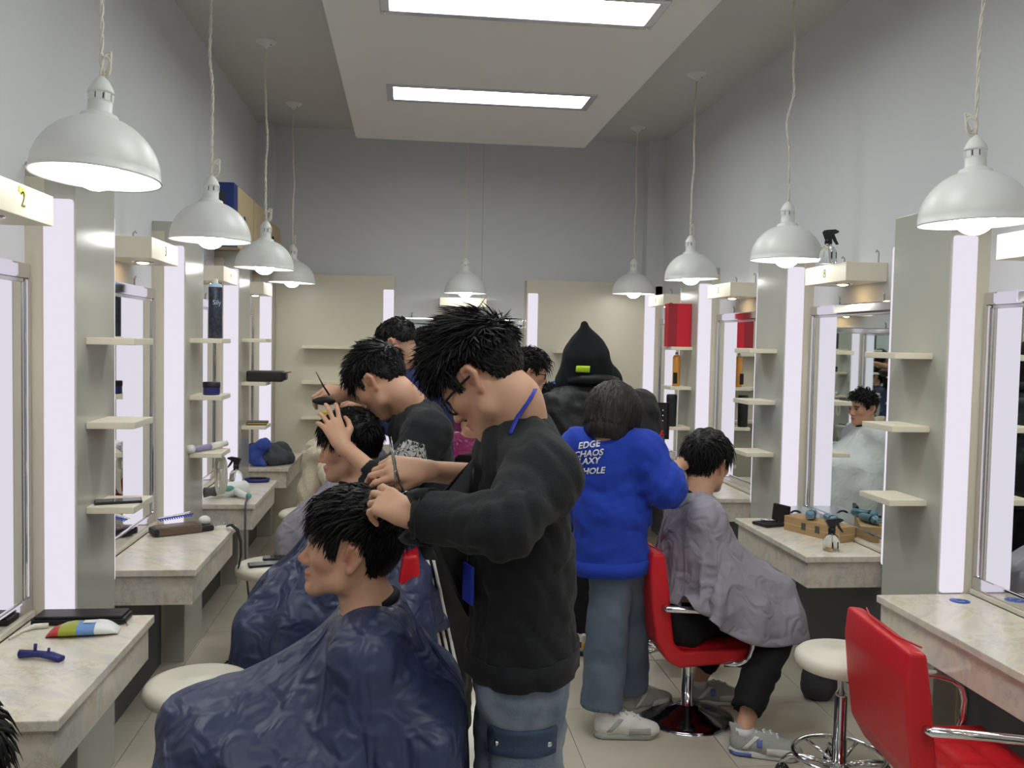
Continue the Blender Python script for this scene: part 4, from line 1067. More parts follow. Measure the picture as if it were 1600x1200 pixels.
for hx in (.285, .315): shoe((hx+.06, 2.09 if hx < .3 else 2.32, 0), (-1, 0), r1, 'shoe_white', 'shoe_white')
patch(LF1, (.285, 2.1, .72), (1, 0, 0), (0, 0, 1), .155, .07, (0, 1, 0), 'denim_dark', 'pocket_flap', r1, .006, 10)
patch(LF1, (.285, 2.1, .605), (1, 0, 0), (0, 0, 1), .15, .2, (0, 1, 0), 'denim', 'cargo_pocket', r1, .004, 10)
for sx in (.225, .345):
    q = march(LF1, (sx, 1.85, .712), (0, 1, 0))
    if q is not None: smooth().ball((q[0], q[1]-.008, q[2]), (.008, .005, .008), 10, 6).build('snap_button', 'chrome', r1)
# hem and cuff bands, lanyard with badge
def band(F, c, n, r, parent, m, name, wd=.055, off=.004, N=40):
    n = unit(n); u = unit(np.cross(n, (0.3, 1, .2))); v = np.cross(n, u); V = []; ok = []
    for k in range(2):
        for i in range(N):
            a = 2*PI*i/N; d = u*math.cos(a)+v*math.sin(a); p = np.asarray(c)+n*wd*(k-.5)
            q = march(F, p+d*r, -d); V.append(q+d*off if q is not None else p+d*r*.5)
    Q = [(i, (i+1) % N, N+(i+1) % N, N+i) for i in range(N)]
    o = link(name, quads(name, np.array(V), np.array(Q), m), parent); md = o.modifiers.new('t', 'SOLIDIFY'); md.thickness = .006; md.offset = 0; return o
band(G1, (.297, 2.2, .888), (-.08, 0, 1), .3, r1, 'sweat_black', 'hem_band')
band(G1, (.04, 1.995, 1.258), (-.75, .6, .05), .12, r1, 'sweat_black', 'cuff', .05, N=24)
def lanyard(root, H, nb, pts, tagp=None, m='lanyard_blue'):
    b = smooth(); b.tube([Vector(p) for p in pts], .0075, 6, flat=.25); b.build('lanyard', m, root)
def on_body(Fs, pts, d, off=.003):
    out = []
    for p in pts:
        hs = [q for q in (march(F_, np.asarray(p, float), d) for F_ in Fs) if q is not None]
        if hs: q = min(hs, key=lambda v: np.linalg.norm(v-np.asarray(p))); out.append(tuple(q-unit(d)*off))
    return out
nk1 = on_body((F1, G1), [(.302, 1.7, 1.54), (.29, 1.7, 1.52), (.276, 1.7, 1.5), (.262, 1.7, 1.478), (.25, 1.7, 1.458), (.24, 1.7, 1.44)], (0, 1, 0), .004)
lanyard(r1, H1, None, nk1)
MB().box((-.004, -.03, -.045), (.004, .03, .045), .003, TR(.152, 2.10, 1.085, rz=.3)).build('badge', 'lanyard_blue', r1)
settle(r1)

# barber in black with the printed sleeve and striped track pants
r2, H2, F2, G2, hi2 = standing('person in black sweatshirt with grey printed sleeve and white striped track pants, combing hair', (.15, 3.5), (-.095, 3.49, 1.487), (-.66, .36, -.66), (.02, 3.5, 1.40), (.15, 3.5, .86),
    (.085, 3.31, 1.315), (.07, 3.69, 1.33),
    [((.085, 3.31, 1.315), (-.045, 3.2, 1.13), (-.222, 3.30, 1.27), (-.13, 3.25, 1.195), (.075, .07, .055)), ((.07, 3.69, 1.33), (-.06, 3.78, 1.38), (-.225, 3.62, 1.435), (-.10, 3.74, 1.395), (.07, .06, .05))],
    'sweat_black', SEG(n=2200, top=.055, side=.02, lift=.4, comb=(.85, 0, .05), fringe=.07, seed=41, front=.064, sideline=.03, low=-.055, thick=.022, messy=.25, drop=-.1, wid=.0038),
    hands=[(0, (-.45, .25, .85), (.2, -.95, .2), False, ((.2, .45, .3), (.25, .4, .3), (.4, .5, .3), (.5, .6, .4)), dict(thumb=(.055, -.025), spread=.3)),
           (1, (-.9, -.1, .1), (-.1, -.6, .8), True, ((.6, 1.0, .5), (.7, 1.0, .5), (.9, 1.0, .5), (1.0, 1.0, .5)), dict(thumb=(.035, -.03), tcurl=.4))],
    hres=.0045, g=dict(h=.009, amp=.007, freq=30, sc=1.45, sh=.062, depth=(.108, .118, .122)), fade=.0)
lgo2, LF2 = legs(r2, (.15, 3.5, .86), ((.16, 3.40), (.2, 3.63)), 'track_black', r=(.1, .09, .085), amp=.008, freq=24, h=.01)
shoe((.20, 3.40, 0), (-1, 0), r2, 'shoe_white', 'shoe_white'); shoe((.26, 3.66, 0), (-.9, .2), r2, 'shoe_white', 'shoe_white')
for k in range(3):
    x0 = .10+.022*k
    patch(LF2, (x0+.022, 3.4, .60), (1, 0, .0), (-.12, 0, 1), .011, .5, (0, 1, 0), 'stripe_white', 'trouser_stripe', r2, .003, 2, shape=lambda u, v, k=k: ((u-.5)*.011+(.5-v)*.05, (v-.5)*.50))
patch(G2, (-.015, 3.24, 1.235), (.75, .3, -.2), (-.1, 0, 1), .17, .15, (-.25, 1, .1), 'sweat_print', 'sleeve_print', r2, .003, 14)
settle(r2)

# barber in navy shirt with thin glasses
r3, H3, F3, G3, hi3 = standing('person in navy shirt with thin glasses and short faded hair, standing over the grey-caped client', (.09, 4.9), (-.045, 4.87, 1.625), (-.80, .38, -.42), (.045, 4.9, 1.50), (.1, 4.9, .86),
    (.06, 4.72, 1.42), (.09, 5.09, 1.42), [((.06, 4.72, 1.42), (-.02, 4.62, 1.2), (-.2, 4.75, 1.32), None), ((.09, 5.09, 1.42), (.0, 5.2, 1.2), (-.2, 4.98, 1.32), None)],
    'shirt_navy', SEG(n=500, top=.035, side=.006, lift=.5, comb=(.7, 0, 0), fringe=.04, seed=51, thick=.01, sideline=.02, low=-.02),
    hands=[(0, (-.9, .3, .1), (0, -.5, .8), False, (.5,)*4, {}), (1, (-.9, -.3, .1), (0, -.5, .8), True, (.5,)*4, {})], hres=.0065, fade=.45, gl=dict(thick=.002), g=dict(h=.011))
legs(r3, (.15, 4.9, .86), ((.17, 4.8), (.18, 5.02)), 'pants_black', h=.013); shoe((.225, 4.8, 0), (-1, 0), r3, 'shoe_dark', 'shoe_white', laces=False); shoe((.235, 5.02, 0), (-1, 0), r3, 'shoe_dark', 'shoe_white', laces=False)
settle(r3)
# person further along the left wall
r4, H4, F4, G4, hi4 = standing('person in dark top behind the barber in the navy shirt, only the head showing', (.2, 6.3), (.135, 6.3, 1.60), (-.85, .45, -.25), (.19, 6.3, 1.46), (.22, 6.3, .84),
    (.2, 6.12, 1.38), (.22, 6.48, 1.38), [((.2, 6.12, 1.38), (.16, 6.05, 1.12), (-.05, 6.12, 1.1), None), ((.22, 6.48, 1.38), (.18, 6.55, 1.12), (-.03, 6.42, 1.1), None)], 'shirt_navy', SEG(n=300, top=.035, side=.015, seed=61, thick=.014),
    hands=[(0, (-1, .2, 0), (0, -.4, .9), False, (.4,)*4, {}), (1, (-1, -.2, 0), (0, .4, .9), True, (.4,)*4, {})], hres=.008, fine=False, g=dict(h=.014))
legs(r4, (.22, 6.3, .84), ((.22, 6.2), (.22, 6.42)), 'pants_black', h=.015); shoe((.27, 6.2, 0), (-1, 0), r4, 'shoe_dark', 'shoe_white', laces=False); shoe((.27, 6.42, 0), (-1, 0), r4, 'shoe_dark', 'shoe_white', laces=False)
settle(r4)
# person in wine red with glasses
r5, H5, F5, G5, hi5 = standing('person in wine red top with black glasses and spiky fringe, looking towards the hooded person', (.70, 5.75), (.785, 5.77, 1.455), (.97, .06, -.16), (.715, 5.76, 1.318), (.69, 5.76, .82),
    (.69, 5.95, 1.265), (.69, 5.58, 1.265), [((.69, 5.95, 1.265), (.72, 6.02, 1.0), (.9, 5.95, .95), None), ((.69, 5.58, 1.265), (.70, 5.52, 1.0), (.88, 5.56, .95), None)], 'wine', SEG(n=600, top=.055, side=.018, lift=.8, comb=(.8, 0, .25), fringe=.07, seed=71, thick=.016),
    hands=[(0, (1, 0, 0), (0, .4, .9), False, (.4,)*4, {}), (1, (1, 0, 0), (0, -.4, .9), True, (.4,)*4, {})], hres=.006, gl=dict(thick=.003), g=dict(h=.012))
legs(r5, (.69, 5.76, .82), ((.68, 5.65), (.68, 5.88)), 'pants_black', h=.015); shoe((.63, 5.65, 0), (1, 0), r5, 'shoe_dark', 'shoe_white', laces=False); shoe((.63, 5.88, 0), (1, 0), r5, 'shoe_dark', 'shoe_white', laces=False)
settle(r5)
# blue shirt at the back right, seen in a mirror
r6, H6, F6, G6, hi6 = standing('person in bright blue shirt beside the white-caped client, seen only in a mirror', (1.36, 7.0), (1.36, 7.02, 1.5), (-.2, .95, -.2), (1.36, 7.0, 1.36), (1.36, 7.0, .82),
    (1.17, 7.0, 1.28), (1.55, 7.0, 1.28), [((1.17, 7.0, 1.28), (1.12, 6.98, 1.02), (1.17, 7.1, .85), None), ((1.55, 7.0, 1.28), (1.61, 6.95, 1.02), (1.54, 7.08, .85), None)], 'shirt_bright', SEG(n=300, top=.03, side=.012, seed=75),
    hands=[(0, (0, .5, -1), (-1, 0, 0), False, (.4,)*4, {}), (1, (0, .5, -1), (1, 0, 0), True, (.4,)*4, {})], hres=.008, fine=False, g=dict(h=.014))
legs(r6, (1.36, 7.0, .82), ((1.27, 7.0), (1.46, 7.0)), 'pants_black', h=.015, side=(1, 0, 0)); shoe((1.27, 6.95, 0), (0, 1), r6, 'shoe_dark', 'shoe_white', laces=False); shoe((1.46, 6.95, 0), (0, 1), r6, 'shoe_dark', 'shoe_white', laces=False)
settle(r6)

# hooded person in black puffer jacket
def puff(F):
    for zc in (1.18, 1.06, .94, .82): F.cone((.86, 4.78, zc), (1.20, 4.78, zc), .135, .135, .03)
r7, H7, F7, G7, hi7 = standing('person seen from behind in black puffer jacket with the pointed hood up', (1.04, 4.76), (.955, 4.80, 1.565), (.15, .97, -.15), (.99, 4.78, 1.44), (1.03, 4.78, .78),
    (.815, 4.78, 1.29), (1.245, 4.78, 1.29), [((.82, 4.78, 1.29), (.775, 4.80, 1.0), (.86, 5.0, .92), None, (.105, .1, .075)), ((1.245, 4.78, 1.29), (1.31, 4.80, 1.03), (1.33, 5.03, 1.07), None, (.105, .1, .075))],
    'puffer', None, hands=[(0, (.3, .9, 0), (-.6, 0, .8), False, (.5,)*4, {}), (1, (-.3, .9, 0), (.6, 0, .8), True, (.5,)*4, {})], hres=.007, fine=False,
    g=dict(name='puffer_jacket', h=.010, depth=(.135, .15, .15), sc=1.5, amp=.009, freq=22, sh=.09, extra=puff, hole=.05))
HF = Field((.75, 4.55, 1.38), (1.2, 5.0, 1.82), .007)
HF.ell((.955, 4.785, 1.55), (.125, .125, .155), None, .03); HF.cone((.945, 4.755, 1.6), (.925, 4.72, 1.745), .095, .018, .05); HF.cone((.88, 4.80, 1.45), (1.07, 4.80, 1.45), .085, .085, .05)
HF.ell((.975, 4.93, 1.55), (.085, .12, .11), None, .02, '-'); HF.wrinkle(.004, 22, 8); link('hood', HF.mesh('hood', 'hood_knit')[0], r7)
smooth().tube([(.86, 4.73, 1.45), (.92, 4.675, 1.462), (.99, 4.66, 1.465), (1.06, 4.68, 1.46), (1.11, 4.74, 1.448)], .026, 10).build('jacket_collar', 'puffer', r7)
patch(HF, (.915, 4.66, 1.515), (1, 0, 0), (0, 0, 1), .066, .03, (0, 1, 0), 'lime', 'neck_label', r7, .008, 5)
legs(r7, (1.03, 4.78, .78), ((.945, 4.74), (1.13, 4.80)), 'pants_black', r=(.1, .085, .07), side=(-1, 0, 0), h=.012)
for hx, hy in ((.955, 4.66), (1.14, 4.72)):
    s_ = shoe((hx, hy, 0), (-.1, 1), r7, 'shoe_white', 'shoe_dark', laces=False)
    MB().box((-.022, -.036, .05), (.022, -.03, .085), .002, TR(hx, hy+.0, 0)).build('heel_patch', 'yellow', s_)
    MB().box((-.034, -.03, .055), (-.018, -.02, .085), .002, TR(hx, hy+.0, 0)).build('heel_mark', 'purple', s_)
settle(r7)

# stylist in royal blue sweatshirt
r8, H8, F8, G8, hi8 = standing('person seen from behind with a dark bob in royal blue sweatshirt and wide grey jeans', (.88, 3.76), (.885, 3.80, 1.352), (.55, .74, -.38), (.868, 3.76, 1.272), (.875, 3.76, .70),
    (.735, 3.80, 1.215), (.995, 3.70, 1.215), [((.735, 3.80, 1.215), (.71, 3.90, 1.0), (.93, 4.02, 1.08), None, (.068, .07, .055)), ((.995, 3.70, 1.215), (1.075, 3.64, 1.06), (1.175, 3.80, 1.13), (1.12, 3.71, 1.095), (.07, .075, .06))],
    'sweat_blue', None, hands=[(1, (.75, .55, .3), (.2, -.5, .85), True, ((.5, .8, .4), (.6, .9, .5), (.8, .9, .5), (.9, .9, .5)), dict(thumb=(.035, -.03), sc=.92)), (0, (.9, .2, .3), (-.3, .3, .9), False, (.5,)*4, dict(sc=.92))],
    hres=.005, hs=.97, g=dict(h=.008, depth=(.1, .112, .128), sc=1.32, amp=.007, freq=26, hem=((.875, 3.76, .68), (.06, 0, -1)), sh=.06))
B8 = Field(*bounds([H8.c], .2), .005)
B8.ell(H8.w((-.012, 0, .02)), (.122, .106, .118), H8.M, .02); B8.cone(H8.w((-.035, 0, .0)), H8.w((-.04, 0, -.075)), .1, .092, .03, H8.M[:, 1], 1.08)
for sy in (1, -1): B8.cone(H8.w((.035, .075*sy, .03)), H8.w((.045, .082*sy, -.09)), .03, .024, .02)
B8.ell(H8.w((.115, 0, -.05)), (.085, .064, .115), H8.M, .012, '-'); B8.ell(H8.w((-.01, 0, -.2)), (.12, .12, .08), H8.M, .01, '-')
B8.wrinkle(.0035, 60, 3, (1.6, 1.6, .35)); hr8 = link('hair', B8.mesh('hair', 'hair_brown')[0], r8)
def surface_strands(F, H, n, steps, parent, m, seed=1, wid=.0028, lim=-.085):
    rn = np.random.RandomState(seed); d = rn.randn(n*3, 3); d[:, 2] = np.abs(d[:, 2])*.9+.05; d /= np.linalg.norm(d, axis=1)[:, None]
    P = H.c+(np.array((-.012, 0, .02))+d*.11)@H.M.T
    def proj(P, o):
        for _ in range(4):
            g = F.grad(P); g /= np.linalg.norm(g, axis=1)[:, None]+1e-6; P = P-g*(F.sample(P)-o)[:, None]
        return P, g
    path = []; P, g = proj(P, .0015); dn = -H.M[:, 2]; dr = rn.randn(len(P), 3)*.25
    for k in range(steps):
        path.append((P.copy(), g.copy())); t = dn+dr; t = t-g*np.sum(t*g, 1)[:, None]; t /= np.linalg.norm(t, axis=1)[:, None]+1e-6
        Pn, g = proj(P+t*.014, .0022); L_ = H.loc(Pn); P = np.where((L_[:, 2] > lim)[:, None], Pn, P)
    V = []; Q = []; off = 0; ok = np.nonzero(F.sample(path[0][0]) < .01)[0][:n]; a = np.stack([p[ok] for p, _ in path]); gn = np.stack([q[ok] for _, q in path])
    tg = np.gradient(a, axis=0); sd = np.cross(tg, gn); sd /= np.linalg.norm(sd, axis=-1, keepdims=True)+1e-9
    w_ = wid*np.sin(np.linspace(.35, PI*.97, steps))[:, None, None]; A = a-sd*w_; B = a+sd*w_; C_ = a+gn*w_*.6
    V = np.stack([A, C_, B], 2); idx = np.arange(V.shape[0]*V.shape[1]*3).reshape(V.shape[:3])
    Q = np.concatenate([np.stack([idx[:-1, :, i], idx[1:, :, i], idx[1:, :, i+1], idx[:-1, :, i+1]], -1).reshape(-1, 4) for i in (0, 1)])
    return link('hair_strands', quads('hair_strands', V.reshape(-1, 3), Q, m), parent, kind='stuff')
surface_strands(B8, H8, 500, 14, hr8, 'hair_brown', 5)
band(G8, (.875, 3.76, .715), (-.06, 0, 1), .3, r8, 'sweat_blue', 'hem_band', .06)
bd = U((.2, .97, .0)); rt = U((.97, -.2, 0)); 
for i, (t_, dx, dz) in enumerate((('EDGE', .008, 0), ('OF CHAOS', .022, -.034), ('GALAXY', .008, -.068), ('BLACK HOLE', .03, -.108))):
    print_text(G8, t_, .036, D((.795, 3.70, 1.236))+rt*dx+V3(0, 0, dz), rt+V3(0, 0, .16), (.0, 0, 1), bd, 'print_white', 'back_print', r8, shear=.18, bold=.0009, space=1.02, align='RIGHT')
lanyard(r8, H8, None, [(.80, 3.77, 1.30), (.835, 3.705, 1.318), (.88, 3.69, 1.32), (.925, 3.72, 1.312)])
legs(r8, (.925, 3.78, .72), ((.84, 3.72), (1.01, 3.94)), 'denim_grey', r=(.085, .086, .088), hipw=.05, side=(-.8, -.5, 0), h=.009, amp=.006, freq=24, seat=.1)
shoe((.81, 3.70, 0), (1, -.1), r8, 'shoe_white', 'shoe_grey', L=.27); shoe((.975, 3.92, 0), (.95, .35), r8, 'shoe_grey', 'shoe_grey', L=.27)
settle(r8)
# ------------------------------------------------------------------ stools
def stool_meshes():
    S = {}
    prof = [(.0, 0), (.05, .0005), (.052, -.0015), (.075, 0), (.078, -.0015), (.1, .0), (.103, -.0015), (.135, -.001), (.155, -.006), (.168, -.018), (.172, -.034), (.168, -.052), (.16, -.06), (.0, -.06)]
    S['seat'] = smooth().lathe(prof, 48).mesh('seat', 'stool_vinyl')
    m = smooth(); m.lathe([(.0, .47), (.06, .47), (.06, .463), (.014, .46), (.014, .36), (.0, .36)], 20); S['rod'] = m.mesh('gas_rod', 'chrome')
    m = smooth(); m.lathe([(.0, .365), (.021, .365), (.023, .36), (.023, .20), (.026, .197), (.026, .12), (.03, .118), (.03, .075), (.0, .075)], 20); S['column'] = m.mesh('column', 'chrome')
    S['ring'] = smooth().tube([(.165*math.cos(a), .165*math.sin(a), .135) for a in [2*PI*k/40 for k in range(40)]], .009, 8, closed=True).mesh('foot_ring', 'chrome')
    S['spoke'] = smooth().tube([(.025, 0, .10), (.1, 0, .118), (.165, 0, .132)], .007, 8).mesh('spoke', 'chrome')
    S['leg'] = smooth().tube([(.02, 0, .095), (.13, 0, .10), (.175, 0, .095), (.2, 0, .075), (.205, 0, .055)], .011, 8).mesh('leg', 'chrome')
    m = smooth(); R = TR(.205, 0, .027, rx=PI/2)
    for s_ in (-.012, .012): m.lathe([(.0, s_-.007), (.02, s_-.007), (.026, s_-.005), (.026, s_+.005), (.02, s_+.007), (.0, s_+.007)], 18, R)
    m.cur = 1; m.lathe([(.018, -.02), (.012, -.0205), (0, -.0205)], 14, R); m.lathe([(.0, .0205), (.012, .0205), (.018, .02)], 14, R); m.box((.195, -.005, .025), (.215, .005, .06), .003)
    S['caster'] = m.mesh('caster', ['rubber', 'white_plastic'])
    return S
ST = stool_meshes()
def stool(x, y, z, label, rz=0):
    r = empty('salon_stool', (x, y, 0), label, 'stool', 'white round stools', rz)
    link('seat', ST['seat'], r, loc=(0, 0, z)); link('gas_rod', ST['rod'], r, loc=(0, 0, z-.53)); link('column', ST['column'], r); link('foot_ring', ST['ring'], r)
    for k in range(5):
        a = 2*PI*k/5+.3
        link('spoke', ST['spoke'], r, rot=(0, 0, a)); link('leg', ST['leg'], r, rot=(0, 0, a+.6)); link('caster', ST['caster'], r, rot=(0, 0, a+.6))
    return r
stool(1.625, 3.17, .53, 'white round stool with chrome foot ring beside the near red chair', .4)
stool(-.645, 2.98, .55, 'white round stool beside the table with the tissue pack')
stool(-.64, 4.53, .55, 'white round stool with two phones lying on its seat', .8)
stool(1.38, 4.50, .47, 'white round stool on casters behind the client in the grey cape', .2)
stool(-.62, 5.9, .55, 'white round stool behind the client in the pale grey cape', .5)

# ------------------------------------------------------------------ small things
mat('phone_glass', (28, 30, 34), rough=.08); mat('phone_screen', (120, 130, 128), rough=.1); mat('phone_case', (34, 35, 38), rough=.6)
mat('leather_black', (32, 31, 32), rough=.4, bump=.15, bscale=120); mat('leather_bronze', (112, 96, 82), rough=.35, metal=.3)
mat('card', (178, 146, 104), rough=.85, noise=.15, nscale=6); mat('card_pale', (205, 184, 146), rough=.85, noise=.15, nscale=6); mat('card_blue', (42, 62, 128), rough=.6)
mat('kit_blue', (44, 48, 116), rough=.45); mat('pack_red', (196, 60, 54), rough=.35); mat('pack_green', (160, 168, 52), rough=.35); mat('pack_blue', (112, 148, 206), rough=.35); mat('pack_white', (236, 236, 236), rough=.35)
mat('clear', (240, 246, 248), rough=.04, trans=1, ior=1.4, spec=.5); mat('tray_clear', (225, 232, 238), rough=.15, alpha=.45)
mat('can_dark', (34, 38, 54), rough=.35, noise=1, nscale=60, col2=(70, 76, 92)); mat('can_orange', (204, 140, 60), rough=.35); mat('ice', (180, 210, 235), rough=.5)
mat('paper_red', (206, 30, 50), rough=.6); mat('paper_dark_red', (150, 30, 44), rough=.6)
mat('teal', (92, 132, 148), rough=.3, metal=.3); mat('steel', (170, 172, 175), rough=.2, metal=1); mat('dryer_white', (232, 234, 230), rough=.3); mat('dryer_green', (96, 160, 150), rough=.35); mat('cord_grey', (84, 84, 88), rough=.6)
mat('sticker_blue', (40, 84, 180), rough=.4); mat('fleece', (226, 214, 190), rough=.95, sheen=.4, bump=.5, bscale=90); mat('jacket_grey', (64, 68, 76), rough=.7, bump=.2, bscale=50); mat('jacket_blue', (52, 74, 160), rough=.6)
mat('wallet_grey', (84, 82, 78), rough=.6); mat('hot_red', (196, 30, 36), rough=.4); mat('bag_grey', (66, 64, 70), rough=.8)
def phone(x, y, z, rz, label, rx=0, screen='phone_glass'):
    r = empty('phone', (x, y, z), label, 'phone', 'phones lying about', rz)
    MB().box((-.037, -.078, 0), (.037, .078, .009), .004).build('case', 'phone_case', r); MB().box((-.034, -.074, .0088), (.034, .074, .0098)).build('screen', screen, r)
    MB().box((-.007, -.0785, .003), (.007, -.0775, .006)).build('port', 'steel', r)
phone(-1.01, 3.37, 1.05, -1.25, 'black phone lying on the lowest shelf of a grey pillar')
phone(-.66, 4.46, .5515, -1.3, 'phone with pale lit screen on the white stool', screen='phone_screen'); phone(-.61, 4.59, .5515, -1.45, 'black phone with dark screen on the white stool')
def spray_bottle(x, y, z, rz, label, s=1.0, ink=True):
    r = empty('spray_bottle', (x, y, z), label, 'spray bottle', 'clear spray bottles with black triggers', rz); r.scale = (s, s, s)
    smooth().lathe([(.0, .0), (.034, .0), (.038, .005), (.039, .03), (.037, .055), (.028, .072), (.016, .08), (.014, .09), (.0, .09)], 24).build('bottle', 'clear', r)
    m = smooth(); m.lathe([(.0, .088), (.017, .088), (.017, .105), (.012, .112), (.0, .112)], 16); m.sm = False
    m.prism([(-.014, .108), (.013, .108), (.014, .128), (.05, .142), (.052, .15), (.03, .156), (-.02, .15), (-.03, .14)], -.009, .009, TR(rx=PI/2)); m.build('sprayer', 'black_plastic', r)
    MB().prism([(.018, .13), (.028, .134), (.045, .105), (.056, .09), (.05, .088), (.034, .104)], -.006, .006, TR(rx=PI/2)).build('trigger', 'black_plastic', r)
    smooth().tube([(0, 0, .088), (.004, 0, .04), (.01, 0, .008)], .0022, 6).build('dip_tube', 'white_plastic', r)
    if ink:
        for a in (-1.9, -1.2): MB().box((.0385, -.003, .02), (.0402, .003, .05), 0, TR(rz=a)).build('printed_mark', 'black_plastic', r)
spray_bottle(1.99, 4.03, .70, .0, 'clear spray bottle on the marble table beside the cardboard box', 1.0)
spray_bottle(2.0, 4.19, 2.053, .3, 'clear spray bottle standing on the box numbered 8', 1.05)
spray_bottle(-1.08, 6.04, .70, 2.9, 'clear spray bottle beside the white hair dryer', 1.1, False)
# table with the tissue pack
r = empty('zip_pouch', (-1.045, 3.115, .70), 'flat black zip pouch lying behind the colourful tissue pack', 'pouch')
MB().box((-.15, -.045, 0), (.145, .05, .022), .009).build('body', 'leather_black', r); MB().box((-.14, -.044, .0215), (.135, .046, .03), .006).build('flap', 'leather_black', r)
smooth().tube([(-.14, -.046, .014), (0, -.048, .015), (.14, -.047, .013)], .003, 6).build('zip', 'black_matte', r); smooth().tube([(.143, -.045, .012), (.156, -.055, .006), (.158, -.06, .004)], .0025, 6).build('zip_pull', 'steel', r)
def tissue_pack():
    r = empty('tissue_pack', (-1.0, 2.985, .70), 'white tissue pack printed red, green and blue, in front of the black pouch', 'tissue pack', rz=.12)
    N = 16; V = []; Q = []
    for i in range(N+1):
        t = i/N; x = -.105+.21*t; e = min(1, t*4, (1-t)*6); w_ = .03+.022*e; h_ = .006+.032*e**.7+.002*math.sin(t*20)
        V.append([(x, w_*math.cos(a), max(0, h_*.5+h_*.5*math.sin(a))) for a in [2*PI*k/12 for k in range(12)]])
    for nm, a, b, m in (('red_end', 0, 3, 'pack_red'), ('green_band', 3, 7, 'pack_green'), ('blue_band', 7, 11, 'pack_blue'), ('white_end', 11, 16, 'pack_white')):
        q = smooth(); P = [p for rr in V[a:b+1] for p in rr]; F_ = [(i*12+k, i*12+(k+1) % 12, (i+1)*12+(k+1) % 12, (i+1)*12+k) for i in range(b-a) for k in range(12)]
        if a == 0: F_.append(tuple(range(12)))
        if b == 16: F_.append(tuple((b-a)*12+k for k in range(12)))
        q.add(P, F_); q.build(nm, m, r)
    MB().box((.0, -.012, .0375), (.05, .016, .0395), .0008).build('flap', 'pack_white', r)
tissue_pack()
r = empty('hair_clip', (-1.04, 2.755, .70), 'dark blue plastic sectioning clip on the marble table', 'clip', rz=-.15)
m = smooth(); m.tube([(-.065, 0, .014), (-.02, 0, .016), (.03, .0, .014), (.068, -.01, .008)], [.013, .011, .010, .009], 8); m.build('jaw', 'kit_blue', r)
smooth().tube([(-.01, 0, .014), (.03, -.012, .012), (.065, -.02, .008)], .008, 8).build('jaw', 'kit_blue', r)
smooth().tube([(-.02, 0, .02), (-.018, 0, .045)], .005, 6).build('lever', 'kit_blue', r); smooth().tube([(.02, 0, .02), (.022, 0, .034)], .004, 6).build('lever', 'kit_blue', r)
r = empty('charging_cable', (-1.17, 3.03, .70), 'white cable end lying beside the black zip pouch', 'cable'); smooth().tube([(-.03, -.1, .006), (-.02, -.03, .008), (.0, .01, .009), (.04, .02, .008)], [.004, .004, .009, .009], 8).build('plug', 'cable_white', r)
# table with the bronze pouch
r = empty('barber_pouch', (-1.07, 4.50, .70), 'bronze and black leather pouch with combs and a black strap', 'pouch', rz=.55)
MB().box((-.12, -.05, 0), (.10, .045, .045), .016).build('body', 'leather_bronze', r); MB().box((-.13, -.055, .004), (-.105, .05, .04), .012).build('end_cap', 'leather_black', r); MB().box((.08, -.04, .0), (.16, .035, .03), .012).build('flap', 'leather_black', r)
smooth().ball((.13, .02, .045), (.03, .026, .024), 14, 8).build('cap', 'white_plastic', r)
for k in range(4): smooth().tube([(.17+.013*k+.009*math.cos(a), -.01+.006*k*(-1)**k+.009*math.sin(a), .02+.004*k) for a in [2*PI*q/10 for q in range(10)]], .002, 5, closed=True).build('key_ring', 'steel', r)
V = [(-.87, 4.62, .712), (-.84, 4.58, .725), (-.80, 4.53, .71), (-.775, 4.48, .66), (-.77, 4.46, .60), (-.78, 4.45, .54)]
b = MB()
for i in range(len(V)-1):
    a_, c_ = V[i], V[i+1]; b.add([(a_[0], a_[1]-.022, a_[2]), (a_[0], a_[1]+.022, a_[2]), (c_[0], c_[1]+.022, c_[2]), (c_[0], c_[1]-.022, c_[2])], [(0, 1, 2, 3)])
o = b.build('strap', 'black_matte', r); o.matrix_parent_inverse = (Matrix.Translation(r.location) @ Matrix.Rotation(.55, 4, 'Z')).inverted(); md = o.modifiers.new('t', 'SOLIDIFY'); md.thickness = .004
def comb(name, p0, p1, label, m, w_=.02, teeth=14, up=(0, 0, 1), th=.003):
    p0, p1 = Vector(p0), Vector(p1); d = (p1-p0); L = d.length; x = d.normalized(); u = Vector(up); u = (u-x*u.dot(x)).normalized(); y = u.cross(x)
    M = Matrix((x, y, u)).transposed().to_4x4(); M.translation = p0
    r = empty(name, tuple(p0), label, 'comb', 'combs'); I = Matrix.Translation(-p0)
    MB().box((0, -th/2, w_*.6), (L, th/2, w_), .001, I @ M).build('spine', m, r)
    t = MB()
    for k in range(teeth): t.box((L*(.04+.92*k/teeth), -th/3, 0), (L*(.04+.92*k/teeth)+L*.03, th/3, w_*.62), 0, I @ M)
    o = t.build('teeth', m, r); o['kind'] = 'stuff'; return r
comb('comb', (-1.16, 4.49, .758), (-1.02, 4.60, .765), 'royal blue comb lying on the bronze pouch', 'lanyard_blue', .018, 14, (-.5, .6, .5))
comb('comb', (-1.165, 4.515, .760), (-1.04, 4.625, .772), 'white comb lying on the bronze pouch', 'white_plastic', .016, 14, (-.5, .6, .5))
